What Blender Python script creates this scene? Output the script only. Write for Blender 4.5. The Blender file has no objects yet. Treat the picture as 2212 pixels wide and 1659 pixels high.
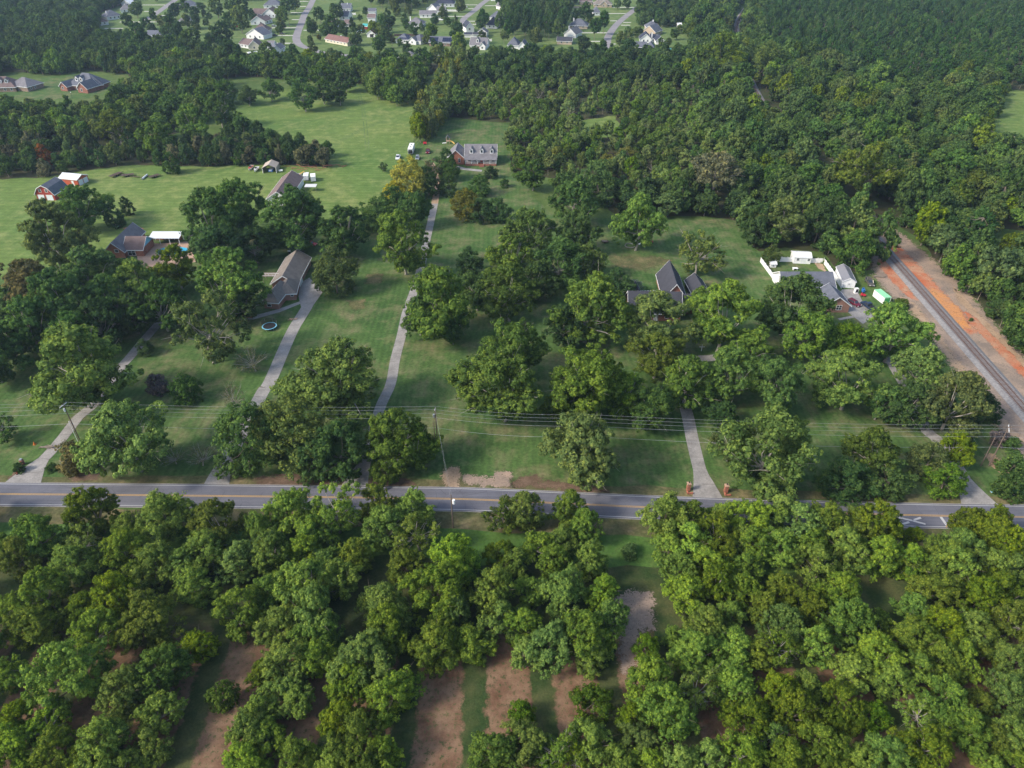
import bpy, math, random, os
import numpy as np
from mathutils import Vector
rnd = random.Random(7)
S = bpy.context.scene
COL = S.collection
# ------------------------------------------------------------------ camera
CAM_H = 118.0
PITCH = math.radians(35.7)
FPX, CX, CY = 1550.0, 1106.0, 829.5      # focal length / centre in units of a 2212 px wide picture
cam = bpy.data.cameras.new("camera"); camo = bpy.data.objects.new("camera", cam); COL.objects.link(camo)
camo.location = (0, 0, CAM_H); camo.rotation_euler = (math.pi/2 - PITCH, 0, 0)
cam.sensor_width = 36; cam.lens = 36*FPX/2212; cam.clip_start = 0.5; cam.clip_end = 6000
S.camera = camo
# ------------------------------------------------------------------ world, sun, exposure
SUN_EL, SUN_AZ = math.radians(37), math.radians(248)   # azimuth clockwise from +Y
w = bpy.data.worlds.new("World"); S.world = w; w.use_nodes = True
nt = w.node_tree; sky = nt.nodes.new('ShaderNodeTexSky'); sky.sky_type = 'NISHITA'
sky.sun_disc = False; sky.sun_elevation = SUN_EL; sky.sun_rotation = SUN_AZ; sky.air_density = 1.2; sky.dust_density = 2.5
bg = nt.nodes['Background']; bg.inputs['Strength'].default_value = 0.15
nt.links.new(sky.outputs[0], bg.inputs['Color'])
sl = bpy.data.lights.new("sun", 'SUN'); sl.energy = 2.5; sl.angle = math.radians(10); sl.color = (1.0, 0.92, 0.80)
so = bpy.data.objects.new("sun", sl); COL.objects.link(so)
sd = Vector((math.sin(SUN_AZ)*math.cos(SUN_EL), math.cos(SUN_AZ)*math.cos(SUN_EL), math.sin(SUN_EL)))
so.rotation_euler = sd.to_track_quat('Z', 'Y').to_euler(); so.location = sd*300
S.view_settings.view_transform = 'Standard'; S.view_settings.look = 'None'; S.view_settings.gamma = 1
S.view_settings.exposure = 0.80
HAZE = 0.00011
S.cycles.max_bounces = 6; S.cycles.diffuse_bounces = 4; S.cycles.glossy_bounces = 2; S.cycles.transmission_bounces = 3
S.cycles.volume_bounces = 0; S.cycles.caustics_reflective = False; S.cycles.caustics_refractive = False
# ------------------------------------------------------------------ geometry helpers
ct, st = math.cos(PITCH), math.sin(PITCH)
def G(x, y, z=0.0):
    """ground point seen at picture position x, y (2212 px wide picture)"""
    v = (y-CY)/FPX; t = (CAM_H-z)/(st+v*ct)
    return Vector(((x-CX)/FPX*t, t*(ct-v*st), z))
def mpp(y, z=0.0):
    return (CAM_H-z)/(st+(y-CY)/FPX*ct)/FPX
def mesh(name, verts, faces, mats, mi=None, smooth=False):
    me = bpy.data.meshes.new(name); me.from_pydata([tuple(v) for v in verts], [], faces)
    for m in (mats if isinstance(mats, (list, tuple)) else [mats]): me.materials.append(m)
    if mi is not None: me.polygons.foreach_set('material_index', mi)
    if smooth: me.polygons.foreach_set('use_smooth', [True]*len(me.polygons))
    me.update(); return me
def link(name, me, parent=None, loc=None, rz=0, **props):
    o = bpy.data.objects.new(name, me); COL.objects.link(o)
    if parent: o.parent = parent
    if loc is not None: o.location = loc
    if rz: o.rotation_euler = (0, 0, rz)
    for k, v in props.items(): o[k] = v
    return o
def thing(name, label, cat, loc=(0,0,0), rz=0, group=None):
    o = link(name, None, None, loc, rz, label=label, category=cat)
    o.empty_display_size = 0.2
    if group: o['group'] = group
    return o
def tag(o, label, cat, group=None):
    o['label'] = label; o['category'] = cat
    if group: o['group'] = group
    return o
def copy_tree(o, loc, rz=0, label=None, parent=None, scale=None):
    c = o.copy(); COL.objects.link(c)
    if parent: c.parent = parent
    else:
        c.location = loc; c.rotation_euler = (0, 0, rz)
        if label: c['label'] = label
        if scale: c.scale = scale
    for ch in o.children: copy_tree(ch, None, parent=c)
    return c
class MB:
    def __init__(s): s.v = []; s.f = []; s.m = []
    def add(s, vs, fs, mi=0):
        n = len(s.v); s.v += [Vector(v) for v in vs]; s.f += [tuple(i+n for i in f) for f in fs]; s.m += [mi]*len(fs)
    def box(s, c, d, rz=0, mi=0, tz=1.0):
        x, y, z = d[0]/2, d[1]/2, d[2]/2; cs, sn = math.cos(rz), math.sin(rz); vs = []
        for k in (-1, 1):
            q = tz if k > 0 else 1
            for a, b in ((-1,-1),(1,-1),(1,1),(-1,1)):
                X, Y = a*x*q, b*y*q
                vs.append((c[0]+X*cs-Y*sn, c[1]+X*sn+Y*cs, c[2]+k*z))
        s.add(vs, [(0,3,2,1),(4,5,6,7),(0,1,5,4),(1,2,6,5),(2,3,7,6),(3,0,4,7)], mi)
    def tube(s, pts, rads, n=6, mi=0, cap=True):
        pts = [Vector(p) for p in pts]; base = len(s.v)
        if not isinstance(rads, (list, tuple)): rads = [rads]*len(pts)
        for i, p in enumerate(pts):
            d = (pts[min(i+1, len(pts)-1)]-pts[max(i-1, 0)]).normalized()
            a = d.cross(Vector((0,0,1)) if abs(d.z) < .9 else Vector((1,0,0))).normalized(); b = d.cross(a)
            for k in range(n):
                t = 2*math.pi*k/n; s.v.append(p+(a*math.cos(t)+b*math.sin(t))*rads[i])
        for i in range(len(pts)-1):
            for k in range(n):
                A = base+i*n+k; B = base+i*n+(k+1) % n
                s.f.append((A, B, B+n, A+n)); s.m.append(mi)
        if cap:
            s.f.append(tuple(base+k for k in range(n))[::-1]); s.m.append(mi)
            s.f.append(tuple(base+(len(pts)-1)*n+k for k in range(n))); s.m.append(mi)
    def slab(s, poly, th=.18, mi=0):
        n = len(poly); P = [Vector(p) for p in poly]
        s.add(P+[p-Vector((0,0,th)) for p in P], [tuple(range(n)), tuple(range(2*n-1, n-1, -1))]+[(i, n+i, n+(i+1) % n, (i+1) % n) for i in range(n)], mi)
    def build(s, name, mats, parent=None, loc=None, rz=0, smooth=False, **p):
        return link(name, mesh(name, s.v, s.f, mats, s.m, smooth), parent, loc, rz, **p)
# ------------------------------------------------------------------ materials
def newmat(name):
    m = bpy.data.materials.new(name); m.use_nodes = True; n = m.node_tree.nodes; n.clear()
    return m, n, m.node_tree.links
def N(n, t, **k):
    x = n.new(t)
    for a, b in k.items(): setattr(x, a, b)
    return x
def noise(n, l, scale, vec=None, detail=4, rough=.55, dist=0):
    x = N(n, 'ShaderNodeTexNoise'); x.inputs['Scale'].default_value = scale; x.inputs['Detail'].default_value = detail
    x.inputs['Roughness'].default_value = rough; x.inputs['Distortion'].default_value = dist
    if vec is not None: l.new(vec, x.inputs['Vector'])
    return x.outputs['Fac']
def ramp(n, l, fac, stops):
    r = N(n, 'ShaderNodeValToRGB'); e = r.color_ramp.elements
    while len(e) > 1: e.remove(e[-1])
    e[0].position = stops[0][0]; e[0].color = tuple(stops[0][1])+(1,)
    for p, c in stops[1:]:
        q = e.new(p); q.color = tuple(c)+(1,)
    l.new(fac, r.inputs[0]); return r.outputs[0]
def g3(v): return (v, v, v)
def mix(n, l, fac, a, b, mode='MIX'):
    x = N(n, 'ShaderNodeMix', data_type='RGBA', blend_type=mode)
    for sock, val in ((x.inputs[0], fac), (x.inputs[6], a), (x.inputs[7], b)):
        if hasattr(val, 'links'): l.new(val, sock)
        elif isinstance(val, (int, float)): sock.default_value = val
        else: sock.default_value = tuple(val)+(1,)
    return x.outputs[2]
def math_(n, l, op, a, b=0.0):
    x = N(n, 'ShaderNodeMath', operation=op)
    for i, val in enumerate((a, b)):
        if hasattr(val, 'links'): l.new(val, x.inputs[i])
        else: x.inputs[i].default_value = val
    return x.outputs[0]
def finish(m, n, l, col, rough=.8, bump=None, bdist=.05, metal=0, spec=.3):
    b = N(n, 'ShaderNodeBsdfPrincipled'); o = N(n, 'ShaderNodeOutputMaterial')
    if hasattr(col, 'links'): l.new(col, b.inputs['Base Color'])
    else: b.inputs['Base Color'].default_value = tuple(col)+(1,)
    b.inputs['Roughness'].default_value = rough; b.inputs['Metallic'].default_value = metal
    b.inputs['Specular IOR Level'].default_value = spec
    if bump is not None:
        bp = N(n, 'ShaderNodeBump'); bp.inputs['Distance'].default_value = bdist; bp.inputs['Strength'].default_value = .8
        l.new(bump, bp.inputs['Height']); l.new(bp.outputs[0], b.inputs['Normal'])
    l.new(b.outputs[0], o.inputs[0]); return m
def ragged(m):
    """copy of a soil material whose edge breaks up where the vertex value 'edge' falls to 0"""
    c = m.copy(); c.name = m.name+'_patch'; n = c.node_tree.nodes; l = c.node_tree.links
    o = [x for x in n if x.type == 'OUTPUT_MATERIAL'][0]; b = o.inputs[0].links[0].from_socket
    a = N(n, 'ShaderNodeAttribute', attribute_name='edge'); p = geo(n)
    f = mix(n, l, .45, noise(n, l, .55, p, 6, .75), noise(n, l, 2.6, p, 4, .7))
    v = math_(n, l, 'ADD', a.outputs['Fac'], math_(n, l, 'MULTIPLY', math_(n, l, 'SUBTRACT', f, .5), 5.5))
    t = N(n, 'ShaderNodeBsdfTransparent'); ms = N(n, 'ShaderNodeMixShader')
    l.new(ramp(n, l, v, [(.45, g3(0)), (.60, g3(1))]), ms.inputs[0]); l.new(t.outputs[0], ms.inputs[1]); l.new(b, ms.inputs[2]); l.new(ms.outputs[0], o.inputs[0]); return c
def geo(n): return N(n, 'ShaderNodeNewGeometry').outputs['Position']
_mc = {}
def paint(name, col, rough=.6, var=.18, scale=1.5, metal=0, spec=.3, bump=0, dirt=None):
    if name in _mc: return _mc[name]
    m, n, l = newmat(name); p = geo(n)
    a = noise(n, l, scale, p, 5, .6); b = noise(n, l, scale*7, p, 3, .6)
    f = mix(n, l, .5, a, b)
    lo = tuple(c*(1-var) for c in col); hi = tuple(min(1, c*(1+var)) for c in col)
    c = ramp(n, l, f, [(.32, lo), (.68, hi)])
    if dirt: c = mix(n, l, ramp(n, l, noise(n, l, scale*.6, p, 4, .7), [(.5, g3(0)), (.72, g3(.6))]), c, dirt)
    _mc[name] = finish(m, n, l, c, rough, b if bump else None, bump, metal, spec); return _mc[name]
def grass(name, c1, c2, tan, tan_amt=.5, patch=.03, stripe=None, fine=1.0, stripe_amt=.12, ang=0.0):
    m, n, l = newmat(name); p = geo(n)
    big = noise(n, l, patch, p, 5, .6, .4); mid = noise(n, l, .22, p, 4, .6); fin = noise(n, l, 1.3, p, 5, .7)
    c = mix(n, l, ramp(n, l, big, [(.35, g3(0)), (.65, g3(1))]), c1, c2)
    t = ramp(n, l, mix(n, l, .45, noise(n, l, patch*1.9, p, 6, .65, .8), mid), [(.54-.1*tan_amt, g3(0)), (.72-.1*tan_amt, g3(min(1, .35+tan_amt*.5)))])
    c = mix(n, l, t, c, tan)
    if stripe:
        s = N(n, 'ShaderNodeTexWave', wave_type='BANDS', bands_direction='X' if ang == 0 else 'Y'); s.inputs['Scale'].default_value = stripe
        s.inputs['Distortion'].default_value = 2.2; s.inputs['Detail'].default_value = 3; s.inputs['Detail Scale'].default_value = .35
        l.new(p, s.inputs['Vector'])
        c = mix(n, l, math_(n, l, 'MULTIPLY', s.outputs['Fac'], stripe_amt), c, tuple(min(1, x*1.9) for x in c2))
    c = mix(n, l, .75*fine, c, ramp(n, l, fin, [(.25, g3(.45)), (.75, g3(1.45))]), 'MULTIPLY')
    c = mix(n, l, .6, c, ramp(n, l, mid, [(.3, g3(.7)), (.7, g3(1.25))]), 'MULTIPLY')
    return finish(m, n, l, c, .95, mix(n, l, .5, fin, mid), .25, 0, .1)
M = {}
M['lawn'] = grass('lawn_grass', (.046,.098,.026), (.074,.130,.036), (.20,.155,.095), .70, .035, .17, 1, .15)
M['field'] = grass('field_grass', (.080,.148,.034), (.135,.188,.050), (.25,.24,.10), .5, .02, .10, .7, .12, 1)
M['ground'] = grass('rough_grass', (.060,.105,.028), (.10,.150,.040), (.15,.13,.07), .3, .02, None, 1)
M['far'] = grass('far_lawn_grass', (.085,.145,.045), (.135,.185,.06), (.24,.23,.11), .3, .03, None, .5)
def orchard_mat():
    m, n, l = newmat('orchard_soil'); p = geo(n)
    sp = N(n, 'ShaderNodeSeparateXYZ'); l.new(p, sp.inputs[0])
    jit = math_(n, l, 'MULTIPLY', math_(n, l, 'SUBTRACT', noise(n, l, .45, p, 6, .75), .5), 4.2)
    x = math_(n, l, 'ADD', math_(n, l, 'ADD', sp.outputs[0], jit), math_(n, l, 'MULTIPLY', sp.outputs[1], .028))
    x = math_(n, l, 'SUBTRACT', x, .3+1.1)
    q = math_(n, l, 'ABSOLUTE', math_(n, l, 'SUBTRACT', math_(n, l, 'PINGPONG', x, 6.0), 0.0))
    strip = ramp(n, l, math_(n, l, 'DIVIDE', q, 6.0), [(.60, g3(1)), (.70, g3(0))])
    end = ramp(n, l, math_(n, l, 'DIVIDE', math_(n, l, 'ADD', sp.outputs[1], math_(n, l, 'MULTIPLY', jit, 2.0)), 100.0), [(.80, g3(1)), (.86, g3(0))])
    strip = mix(n, l, 1.0, strip, end, 'MULTIPLY')
    tuft = ramp(n, l, noise(n, l, 1.1, p, 6, .8), [(.52, g3(1)), (.60, g3(.1))])
    strip = mix(n, l, 1.0, strip, tuft, 'MULTIPLY')
    f = noise(n, l, 2.2, p, 6, .75); g = noise(n, l, .25, p, 4, .6)
    soil = mix(n, l, ramp(n, l, g, [(.3, g3(0)), (.7, g3(1))]), (.14,.075,.046), (.27,.175,.112))
    gr = mix(n, l, ramp(n, l, noise(n, l, .12, p, 5, .65), [(.4, g3(0)), (.62, g3(1))]), (.032,.060,.018), (.090,.098,.038))
    c = mix(n, l, strip, gr, soil); c = mix(n, l, .8, c, ramp(n, l, f, [(.25, g3(.5)), (.75, g3(1.4))]), 'MULTIPLY')
    return finish(m, n, l, c, .95, f, .2, 0, .1)
M['orchard'] = orchard_mat()
def soilmat(name, a, b, sc=.2):
    m, n, l = newmat(name); p = geo(n); f = noise(n, l, 2.0, p, 6, .7)
    c = mix(n, l, ramp(n, l, noise(n, l, sc, p, 6, .65, .6), [(.36, g3(0)), (.64, g3(1))]), a, b)
    c = mix(n, l, .7, c, ramp(n, l, f, [(.25, g3(.55)), (.75, g3(1.35))]), 'MULTIPLY')
    return finish(m, n, l, c, .95, f, .15, 0, .1)
M['tan'] = soilmat('tan_dirt', (.30,.21,.135), (.40,.29,.20))
M['bed'] = soilmat('corridor_dirt', (.21,.17,.14), (.36,.265,.20), .12)
M['clay'] = soilmat('red_clay', (.42,.125,.060), (.42,.25,.16), .22)
M['orange'] = soilmat('orange_clay', (.54,.24,.080), (.42,.22,.12), .3)
M['floor'] = soilmat('forest_floor', (.060,.052,.030), (.045,.060,.022), .15)
M['mulch'] = soilmat('mulch', (.10,.068,.045), (.17,.115,.080), .5)
M['ballast'] = soilmat('ballast_stone', (.19,.185,.19), (.27,.26,.255), 1.5)
M['weedtan'] = grass('dry_verge_grass', (.13,.115,.055), (.085,.105,.04), (.24,.18,.10), .6, .15)
M['weed'] = grass('weedy_grass', (.055,.12,.025), (.085,.155,.035), (.12,.12,.05), .2, .2)
def asphalt(name, base, crack=True):
    m, n, l = newmat(name); p = geo(n)
    mp = N(n, 'ShaderNodeMapping'); mp.inputs['Scale'].default_value = (.03, .9, 1); l.new(p, mp.inputs[0])
    s = noise(n, l, 1.0, mp.outputs[0], 4, .6); f = noise(n, l, 6, p, 4, .7); g = noise(n, l, .15, p, 5, .6)
    c = mix(n, l, .6, base, ramp(n, l, s, [(.3, tuple(x*.72 for x in base)), (.7, tuple(x*1.35 for x in base))]))
    c = mix(n, l, .6, c, ramp(n, l, g, [(.3, g3(.8)), (.7, g3(1.2))]), 'MULTIPLY')
    c = mix(n, l, .5, c, ramp(n, l, f, [(.3, g3(.75)), (.7, g3(1.25))]), 'MULTIPLY')
    if crack:
        v = N(n, 'ShaderNodeTexVoronoi', feature='DISTANCE_TO_EDGE'); v.inputs['Scale'].default_value = .22
        mp2 = N(n, 'ShaderNodeMapping'); l.new(mix(n, l, .12, p, N(n, 'ShaderNodeTexNoise').outputs['Color'], 'ADD'), mp2.inputs[0]); l.new(mp2.outputs[0], v.inputs['Vector'])
        c = mix(n, l, ramp(n, l, v.outputs[0], [(.0, g3(.55)), (.012, g3(0))]), c, tuple(x*.5 for x in base))
    return finish(m, n, l, c, .85, f, .01, 0, .3)
M['asphalt'] = asphalt('asphalt', (.122,.124,.148))
M['street'] = asphalt('street_asphalt', (.23,.215,.225), False)
M['concrete'] = paint('concrete', (.30,.285,.27), .85, .30, .5, bump=.01, dirt=(.12,.115,.11))
M['slabmat'] = paint('driveway_concrete', (.28,.265,.25), .85, .30, .35, bump=.01, dirt=(.13,.125,.12))
M['paleconc'] = paint('pale_concrete', (.55,.53,.49), .85, .1, .5)
M['gap'] = paint('joint_soil', (.09,.08,.065), .95)
M['white'] = paint('white_paint', (.72,.73,.74), .5, .05, .8)
M['cream'] = paint('cream_siding', (.62,.57,.44), .6, .07, 1)
M['tanwall'] = paint('tan_siding', (.45,.36,.27), .6, .1, 1)
M['vinyl'] = paint('white_vinyl', (.80,.80,.80), .35, .03, .8)
M['yellowline'] = paint('yellow_marking', (.55,.33,.08), .7, .2, 4)
M['whiteline'] = paint('white_marking', (.45,.45,.45), .7, .15, 4)
M['wood'] = paint('weathered_wood', (.23,.19,.155), .8, .2, 3)
M['darkwood'] = paint('dark_timber', (.085,.060,.050), .85, .3, 3)
M['polewood'] = paint('pole_wood', (.14,.105,.085), .85, .25, 3)
M['steel'] = paint('galvanised_steel', (.45,.46,.47), .4, .1, 3, .6)
M['wire'] = paint('aluminium_wire', (.36,.38,.41), .6, .05, 1, 0)
M['rail'] = paint('rusty_rail', (.16,.085,.060), .55, .2, 4, .4)
M['tie'] = paint('creosote_tie', (.105,.062,.050), .85, .35, 2)
M['glass'] = paint('window_glass', (.030,.038,.048), .08, .2, 1, 0, .8)
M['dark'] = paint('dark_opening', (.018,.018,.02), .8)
M['rubber'] = paint('tyre_rubber', (.022,.022,.024), .8)
M['bark'] = paint('bark', (.20,.165,.135), .9, .35, 3)
M['greybark'] = paint('grey_bark', (.33,.30,.265), .9, .25, 3)
M['red'] = paint('red_siding', (.30,.040,.030), .6, .12, 1)
M['orangered'] = paint('red_metal_siding', (.40,.085,.045), .5, .08, 1)
M['garage'] = paint('garage_door_white', (.66,.70,.74), .5, .04, 1)
M['palegreen'] = paint('green_roof_panel', (.27,.62,.35), .45, .06, 1)
M['midgreen'] = paint('green_door_panel', (.09,.42,.14), .45, .06, 1)
M['tarp'] = paint('tarp', (.55,.56,.56), .6, .06, 2)
M['beige'] = paint('beige_canvas', (.42,.36,.30), .7, .1, 1)
M['yellow'] = paint('yellow_paint', (.58,.38,.10), .5, .12, 2)
M['blue'] = paint('blue_plastic', (.04,.15,.42), .4)
M['cyan'] = paint('pale_blue_pad', (.18,.46,.62), .5)
M['teal'] = paint('teal_plastic', (.05,.33,.33), .5)
M['orangep'] = paint('orange_plastic', (.60,.16,.03), .5)
M['redp'] = paint('red_plastic', (.50,.03,.05), .4)
M['patio'] = paint('patio_concrete', (.42,.28,.20), .8, .15, .8)
def water_mat():
    m, n, l = newmat('pool_water'); p = geo(n)
    return finish(m, n, l, ramp(n, l, noise(n, l, .9, p, 3), [(.3, (.02,.38,.62)), (.7, (.06,.52,.75))]), .05, noise(n, l, 2, p, 3), .02, 0, .5)
M['water'] = water_mat()
def brick(name, a, b, mortar=(.33,.27,.22)):
    m, n, l = newmat(name); tc = N(n, 'ShaderNodeTexCoord'); p = geo(n)
    sp = N(n, 'ShaderNodeSeparateXYZ'); l.new(p, sp.inputs[0]); cb = N(n, 'ShaderNodeCombineXYZ')
    l.new(math_(n, l, 'ADD', sp.outputs[0], sp.outputs[1]), cb.inputs[0]); l.new(sp.outputs[2], cb.inputs[1])
    t = N(n, 'ShaderNodeTexBrick'); t.inputs['Scale'].default_value = 4.5; l.new(cb.outputs[0], t.inputs['Vector'])
    t.inputs['Color1'].default_value = a+(1,); t.inputs['Color2'].default_value = b+(1,); t.inputs['Mortar'].default_value = mortar+(1,)
    t.inputs['Mortar Size'].default_value = .018
    c = mix(n, l, .6, t.outputs[0], ramp(n, l, noise(n, l, .7, p, 5, .6), [(.3, g3(.7)), (.7, g3(1.3))]), 'MULTIPLY')
    return finish(m, n, l, c, .85, None)
M['brick'] = brick('red_brick', (.27,.085,.055), (.20,.060,.042))
M['palebrick'] = brick('rosy_brick', (.34,.17,.125), (.27,.13,.10))
M['orangebrick'] = brick('orange_brick', (.36,.12,.07), (.29,.09,.055))
M['tanbrick'] = brick('tan_brick', (.24,.17,.13), (.19,.13,.10))
def shingle(name, base, v=.22):
    m, n, l = newmat(name); p = geo(n)
    mp = N(n, 'ShaderNodeMapping'); mp.inputs['Scale'].default_value = (1.2, 1.2, 5); l.new(p, mp.inputs[0])
    a = noise(n, l, .5, p, 5, .65); b = noise(n, l, 3.0, mp.outputs[0], 4, .7)
    wv = N(n, 'ShaderNodeTexWave', bands_direction='Z'); wv.inputs['Scale'].default_value = 1.9; wv.inputs['Distortion'].default_value = .4; l.new(p, wv.inputs['Vector'])
    c = mix(n, l, ramp(n, l, a, [(.3, g3(0)), (.7, g3(1))]), tuple(x*(1-v) for x in base), tuple(x*(1+v) for x in base))
    c = mix(n, l, .7, c, ramp(n, l, b, [(.3, g3(.7)), (.7, g3(1.3))]), 'MULTIPLY')
    c = mix(n, l, math_(n, l, 'MULTIPLY', wv.outputs['Fac'], .18), c, tuple(x*.5 for x in base))
    return finish(m, n, l, c, .9, b, .03)
M['rgrey'] = shingle('grey_shingle', (.165,.160,.175))
M['rslate'] = shingle('slate_shingle', (.115,.125,.155))
M['rnavy'] = shingle('navy_shingle', (.038,.044,.070))
M['rblack'] = shingle('black_shingle', (.050,.052,.066), .15)
M['rbrown'] = shingle('brown_shingle', (.165,.120,.115))
M['rredbrown'] = shingle('red_brown_shingle', (.19,.105,.095))
M['rtan'] = shingle('tan_shingle', (.20,.175,.155))
M['metalwhite'] = paint('white_metal_roof', (.66,.68,.70), .35, .06, .6, 0, .5)
M['metalgrey'] = paint('grey_metal_roof', (.20,.20,.22), .4, .08, .6, 0, .5)
M['solar'] = paint('solar_panel', (.012,.015,.045), .15, .1, 1, 0, .7)
def leafmat():
    m, n, l = newmat('foliage'); oi = N(n, 'ShaderNodeObjectInfo'); at = N(n, 'ShaderNodeAttribute', attribute_name='tint')
    ia = N(n, 'ShaderNodeAttribute', attribute_name='tcol', attribute_type='INSTANCER'); im = N(n, 'ShaderNodeAttribute', attribute_name='ismass', attribute_type='INSTANCER')
    base = mix(n, l, im.outputs['Fac'], oi.outputs['Color'], ia.outputs['Color'])
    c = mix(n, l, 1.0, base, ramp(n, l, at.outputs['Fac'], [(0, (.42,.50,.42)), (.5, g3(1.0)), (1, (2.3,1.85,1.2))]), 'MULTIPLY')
    h = N(n, 'ShaderNodeHueSaturation'); l.new(c, h.inputs['Color'])
    l.new(math_(n, l, 'ADD', math_(n, l, 'MULTIPLY', oi.outputs['Random'], .018), .498), h.inputs['Hue'])
    l.new(math_(n, l, 'ADD', math_(n, l, 'MULTIPLY', math_(n, l, 'FRACT', math_(n, l, 'MULTIPLY', oi.outputs['Random'], 7.13)), .45), .78), h.inputs['Value'])
    l.new(math_(n, l, 'ADD', math_(n, l, 'MULTIPLY', math_(n, l, 'FRACT', math_(n, l, 'MULTIPLY', oi.outputs['Random'], 3.7)), .14), .93), h.inputs['Saturation'])
    d = N(n, 'ShaderNodeBsdfDiffuse'); t = N(n, 'ShaderNodeBsdfTranslucent'); ms = N(n, 'ShaderNodeMixShader'); ms.inputs[0].default_value = .36
    l.new(h.outputs[0], d.inputs[0]); l.new(mix(n, l, 1.0, h.outputs[0], (1.15,1.1,.55), 'MULTIPLY'), t.inputs[0])
    l.new(d.outputs[0], ms.inputs[1]); l.new(t.outputs[0], ms.inputs[2])
    o = N(n, 'ShaderNodeOutputMaterial'); l.new(ms.outputs[0], o.inputs[0]); return m
M['leaf'] = leafmat()
# ------------------------------------------------------------------ ground, roads, paths (large structure)
def jit_poly(pts, amp, step, seed=0):
    r = random.Random(seed); out = []
    for i in range(len(pts)):
        a, b = pts[i], pts[(i+1) % len(pts)]; d = (b-a); n = max(1, int(d.length/step)); nn = Vector((-d.y, d.x, 0)).normalized() if d.length else Vector((0,0,0))
        for k in range(n): out.append(a+d*(k/n)+nn*(r.gauss(0, amp) if (k or amp) else 0))
    return out
def sheet(name, pix, z, m, amp=0, step=3, seed=1, world=False, **p):
    pts = [Vector(q).to_3d() if world else G(*q) for q in pix]
    if amp: pts = jit_poly(pts, amp, step, seed)
    c = sum(pts, Vector())/len(pts)
    o = link(name, mesh(name, [(q.x, q.y, z) for q in pts], [tuple(range(len(pts)))], m), **p)
    o['kind'] = 'structure'; return o
# make every polygon face up (from_pydata keeps winding; the materials are two-sided, so winding is free)
gm = MB(); gm.add([(-1500,-300,0),(1500,-300,0),(1500,2400,0),(-1500,2400,0)], [(0,1,2,3)]); gm.build('ground', M['ground'], kind='structure')
Z1, Z2, Z3, Z4 = .004, .008, .012, .016
sheet('neighbourhood_lawn', [(-500,-60),(1600,-60),(1560,60),(1480,122),(1180,128),(980,124),(640,112),(330,92),(190,60),(-500,60)], Z1, M['far'])
sheet('front_lawn', [(-250,1046),(-200,560),(500,500),(850,470),(1000,380),(1090,360),(1200,470),(1620,475),(1700,560),(1900,640),(2120,880),(2230,1000),(2600,1060),(2600,1088),(1700,1080),(1100,1056),(560,1050)], Z1, M['lawn'], .5, 8, 3)
sheet('field', [(-400,620),(-400,380),(140,372),(440,352),(480,290),(500,250),(540,200),(760,178),(900,232),(890,330),(840,400),(830,450),(700,480),(560,470),(400,500),(330,515),(180,560),(0,600)], Z2, M['field'], 1.0, 6, 4)
sheet('back_lawn', [(960,258),(1098,268),(1104,372),(1010,378),(965,360),(905,345),(895,310)], Z2, M['lawn'], .5, 5, 8)
sheet('grass_field', [(2128,300),(2124,280),(2150,240),(2170,200),(2400,190),(2700,330),(2500,390),(2212,345),(2160,325)], Z2, M['field'], .5, 5, 8)
sheet('wood_clearing', [(2130,505),(2170,495),(2300,510),(2300,560),(2180,535)], Z2, M['ground'], .5, 5, 8)
sheet('forest_floor', [(985,135),(1180,130),(1460,128),(1490,128),(1560,60),(1640,0),(1662,-35),(2700,-38),(2800,160),(2400,190),(2180,196),(2150,245),(2120,285),(2135,325),(2212,350),(2500,400),(2800,500),(3000,900),(2450,900),(2225,775),(2140,685),(2062,602),(1975,510),(1915,475),(1885,485),(1892,575),(1880,588),(1850,588),(1810,573),(1790,558),(1775,543),(1700,538),(1640,543),(1631,538),(1606,480),(1521,465),(1433,472),(1330,468),(1310,440),(1215,440),(1195,385),(1108,372),(1102,266),(965,253),(975,190)], .006, M['floor'], .8, 5, 71)
sheet('forest_floor', [(-500,-36),(560,-36),(300,-5),(215,30),(205,85),(330,100),(560,128),(700,128),(955,137),(960,160),(820,165),(780,182),(740,178),(520,165),(420,180),(370,190),(260,160),(180,150),(110,155),(-500,165)], .006, M['floor'], .8, 5, 72)
sheet('forest_floor', [(-500,250),(110,252),(150,262),(235,250),(270,215),(330,190),(480,185),(440,265),(360,298),(300,312),(440,318),(600,325),(712,340),(708,362),(590,355),(440,360),(290,355),(190,368),(80,385),(-500,395)], .0095, M['floor'], .8, 5, 73)
sheet('clearing', [(1240,262),(1330,250),(1345,292),(1265,306)], .010, M['field'], .8, 4, 74)
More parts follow.
